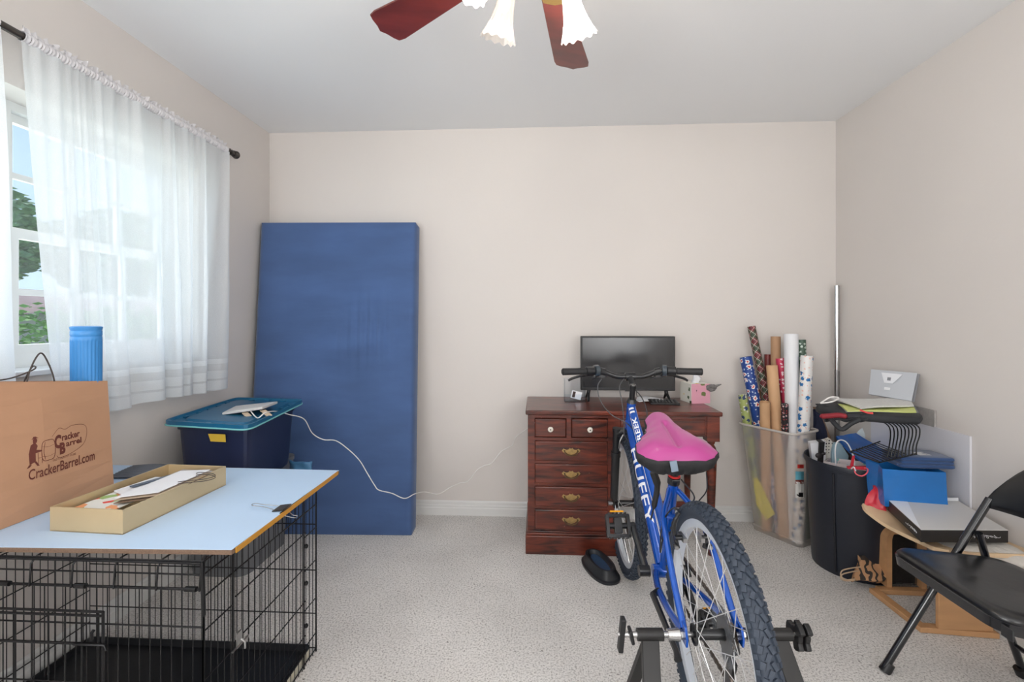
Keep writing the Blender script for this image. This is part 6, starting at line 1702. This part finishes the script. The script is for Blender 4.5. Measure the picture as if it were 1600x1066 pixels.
mkc = mat('cream_cord', (208, 180, 150), .7)
for dz in (0, 6):
    wire([P(1347 - dz * .5, 886 + dz, 2.155), P(1330, 888 + dz, 2.13), P(1316, 892 + dz, 2.115), P(1314, 900 + dz * .7, 2.11), P(1322, 906 + dz * .3, 2.11), P(1336, 905 + dz * .3, 2.12)], .0028, 'cord_handle', mkc, sb_)

# ============================================================ FOLDING CHAIR
fc = thing('folding_chair', 'black metal folding chair with padded vinyl seat at the right edge', 'folding chair', (1.43, 1.46, 0))
mvn = mat('black_vinyl', (15, 16, 18), .3, coat=.25, bump=.12, bscale=30); mfm = mat('chair_black_steel', (16, 18, 24), .2, coat=.6)
YA, YBk = 1.695, 1.235      # far and near sides
for y, nm in ((YA, 'far'), (YBk, 'near')):
    m = MB(); pts = catmull([(1.212, y, .012), (1.36, y, .265), (1.545, y, .58), (1.558, y, .602)], 6)
    m.tube(pts, .0125, 12); m.build('front_leg', mfm, fc, smooth=True)
    m = MB(); yi = y - .022 if y == YA else y + .022
    m.tube([(1.672, y, .012), (1.60, y, .22), (1.505, yi, .50)], .0115, 12); m.build('rear_leg', mfm, fc, smooth=True)
    for x in (1.212, 1.672):
        dx = .12 if x < 1.4 else -.10
        MB().tube([(x, y, 0.001), (x + dx * .15, y, .03)], [.0185, .0165], 14).build('rubber_foot', M_['black'], fc, smooth=40)
MB().cyl((1.64, YBk, .11), (1.64, YA, .11), .008, n=10).build('crossbar', mfm, fc, smooth=True)
def seatring(hx, hy, z, r=.06, cx=1.385, cy=1.462, dz=0):
    pts = rrect(cx, cy, hx, hy, r, z, 0, 8)
    return [V((p.x, p.y, p.z + (p.x - cx) * -.09)) for p in pts]
zc = .405
MB().loft([seatring(.183, .196, zc - .012), seatring(.187, .200, zc - .010), seatring(.190, .203, zc + .018), seatring(.184, .197, zc + .022), seatring(.180, .193, zc + .008)], caps=True).build('seat_pan', mfm, fc, smooth=35)
g = MB(); rings = []
def pad(u, v):
    return None
rr = [seatring(.186, .199, zc + .016), seatring(.187, .200, zc + .026), seatring(.182, .195, zc + .034), seatring(.172, .185, zc + .039)]
for k_ in (.85, .6, .35, .12): 
    base_ = seatring(.172, .185, zc + .039); c_ = sum(base_, V((0, 0, 0))) / len(base_)
    rr.append([V((c_.x + (p.x - c_.x) * k_, c_.y + (p.y - c_.y) * k_, c_.z + (p.z - c_.z) * k_ - .012 * (1 - k_) - .0 )) for p in base_])
MB().loft(rr).build('seat', mvn, fc, smooth=60)
# hinge plate
MB().box((1.205, 1.262, zc + .018), (.004, .03, .03)).build('hinge_plate', mfm, fc, bevel=.001)
# backrest: curved padded panel between the uprights
def bkf(side):
    def fn(u, v):
        y = YA + .014 + (YBk - YA - .028) * u
        bow = .045 * (1 - (2 * u - 1) ** 2)
        e = min(1, min(u, 1 - u) / .30); e = (e * (2 - e)) ** .75
        lo = .578 + .004 * e; hi = .582 + .195 * e
        z = lo + (hi - lo) * v
        x = 1.552 + (z - .585) * .42 + bow
        th_ = .014 * math.sin(PI * v) ** .5 * (.4 + .6 * e) if 0 < v < 1 else 0
        return (x + side * (th_ + .004), y, z)
    return fn
fnA, fnB = bkf(-1), bkf(1)
def closed(u, v):
    return fnA(u, v * 2) if v <= .5 else fnB(u, 2 - v * 2)
MB().sheet(closed, 30, 28).build('backrest', mvn, fc, smooth=60)

# ============================================================ CEILING FAN
FXc, FYc = W(.068, 1.2, 0).x, W(.068, 1.2, 0).y
ZBL = 2.20
cf = thing('ceiling_fan', 'ceiling fan with reddish wood blades, brass fittings and glass tulip lights', 'ceiling fan', (FXc, FYc, H))
MB().lathe([(0, H), (.075, H), (.07, H - .03), (.03, H - .05), (.02, H - .06), (.02, H - .09), (.06, H - .10), (.125, H - .12), (.135, H - .16), (.125, H - .20), (.08, H - .225), (.05, H - .235), (0, H - .235)], 40, Matrix.Translation((FXc, FYc, 0))).build('motor_housing', M_['gold'], cf, smooth=35)
mblade = mat('mahogany_blade', (120, 48, 40), .3, var=.35, vscale=3.5, coat=.4, vrgb=(92, 36, 30), stretch=(1, 5, 5))
bo = [(.17, -.036), (.25, -.042), (.58, -.066), (.606, -.062), (.615, -.045), (.622, -.02), (.633, 0), (.622, .02), (.615, .045), (.606, .062), (.58, .066), (.25, .042), (.17, .036)]
ph0 = -math.radians(14.7)
for k_ in range(5):
    cam_ang = math.radians((15.5, -54, -126, 160, 88)[k_])                     # measured from the view axis towards the right
    ang = PI / 2 - cam_ang + YAW
    M = Matrix.Translation((FXc, FYc, ZBL)) @ Matrix.Rotation(ang, 4, 'Z') @ Matrix.Rotation(math.radians(11), 4, 'X')
    bo_ = MB().prism(bo, -.003, .003, M).build('blade', mblade, cf, bevel=.002)
    m = MB(); m.add(*(lambda q: (q.v, q.f))(MB().prism([(.08, -.012), (.15, -.014), (.19, -.04), (.235, -.035), (.245, 0), (.235, .035), (.19, .04), (.15, .014), (.08, .012)], -.008, -.0035)), M); m.build('blade_iron', M_['gold'], cf, bevel=.001)
MB().lathe([(0, 2.21), (.05, 2.21), (.055, 2.19), (.05, 2.165), (.035, 2.15), (.03, 2.13), (.018, 2.115), (.006, 2.105), (0, 2.10)], 32, Matrix.Translation((FXc, FYc, 0))).build('light_hub', M_['gold'], cf, smooth=35)
mgl = bpy.data.materials.new('etched_glass'); mgl.use_nodes = True
N = NT(mgl); mgl.node_tree.nodes.remove(mgl.node_tree.nodes['Principled BSDF'])
a_ = N.n('ShaderNodeBsdfTransparent', Color=(.97, .95, .93, 1)); b_ = N.n('ShaderNodeBsdfTranslucent', Color=(.72, .70, .67, 1)); g_ = N.n('ShaderNodeBsdfGlossy', Roughness=.12); d_ = N.n('ShaderNodeBsdfDiffuse', Color=(.78, .75, .73, 1))
uvz = N.n('ShaderNodeUVMap').outputs[0]; sz = N.n('ShaderNodeSeparateXYZ', Vector=uvz)
m0 = N.n('ShaderNodeMixShader', Fac=.5); N.link(b_.outputs[0], m0.inputs[1]); N.link(d_.outputs[0], m0.inputs[2])
wob = N.n('ShaderNodeTexWave', Vector=uvz, Scale=3.2); 
fac = N.math('MINIMUM', N.math('ADD', .28, N.math('MULTIPLY', N.math('GREATER_THAN', N.math('ADD', sz.outputs['Y'], N.math('MULTIPLY', wob.outputs[0], .1)), .74), .5)), 1)
m1 = N.n('ShaderNodeMixShader', Fac=fac); N.link(a_.outputs[0], m1.inputs[1]); N.link(m0.outputs[0], m1.inputs[2])
m2 = N.n('ShaderNodeMixShader', Fac=N.math('ADD', .06, N.math('MULTIPLY', N.n('ShaderNodeLayerWeight', Blend=.3).outputs['Facing'], .35))); N.link(m1.outputs[0], m2.inputs[1]); N.link(g_.outputs[0], m2.inputs[2])
N.link(m2.outputs[0], mgl.node_tree.nodes['Material Output'].inputs[0])
mbulb = mat('lit_bulb', (255, 240, 220), .4, emis=((255, 236, 205), 4))
mboff = mat('unlit_bulb', (235, 232, 225), .3)
for k_, cdeg in enumerate((-36, 42, -108, 150)):
    ca = math.radians(cdeg); ang = PI / 2 - ca + YAW
    dirv = V((math.cos(ang), math.sin(ang), 0)); c = V((FXc, FYc, 0))
    neck = c + dirv * .125 + V((0, 0, 2.165)); mouth = c + dirv * .185 + V((0, 0, 2.035))
    ax = (mouth - neck).normalized()
    arm = MB().tube(catmull([c + dirv * .04 + V((0, 0, 2.18)), c + dirv * .08 + V((0, 0, 2.20)), c + dirv * .115 + V((0, 0, 2.19)), neck], 5), .007, 10)
    arm.lathe([(0, -.03), (.02, -.028), (.026, -.01), (.027, .004), (.024, .006), (.0, .004)], 20, Matrix.Translation(neck) @ V((0, 0, 1)).rotation_difference(ax).to_matrix().to_4x4())
    ar = arm.build('light_arm', M_['gold'], cf, smooth=40)
    Mx = Matrix.Translation(neck) @ V((0, 0, 1)).rotation_difference(ax).to_matrix().to_4x4(); LL = (mouth - neck).length
    prf = [(.021, .0), (.0225, .2), (.026, .45), (.033, .68), (.042, .85), (.050, .97), (.052, 1.0)]
    n = 96; vs = []; fs = []; uv = []
    for t_, (r, zz) in enumerate(prf):
        for i in range(n + 1):
            a = 2 * PI * i / n; fl_ = 1 + .03 * math.cos(a * 16) * (1 if zz < .8 else .5) + (.025 * math.cos(a * 12) if zz > .9 else 0)
            zz2 = zz * LL + (.0032 * math.cos(a * 12) if zz > .95 else 0)
            vs.append(Mx @ V((r * fl_ * math.cos(a), r * fl_ * math.sin(a), zz2))); uv.append((i / n, zz))
    for t_ in range(len(prf) - 1):
        for i in range(n): fs.append((t_ * (n + 1) + i, t_ * (n + 1) + i + 1, (t_ + 1) * (n + 1) + i + 1, (t_ + 1) * (n + 1) + i))
    m = MB(); m.v = vs; m.f = fs; m.build('lamp_shade', mgl, ar, smooth=180, uv=uv)
    lit = k_ != 0
    MB().sphere(neck + ax * .055, .014, 14, 10, (1, 1, 1.6), V((0, 0, 1)).rotation_difference(ax).to_matrix()).build('bulb', mbulb if lit else mboff, ar, smooth=True)
    if lit: lamp('bulb_light', 'POINT', neck + ax * .095, 5.5, (1, .94, .86), radius=.02)
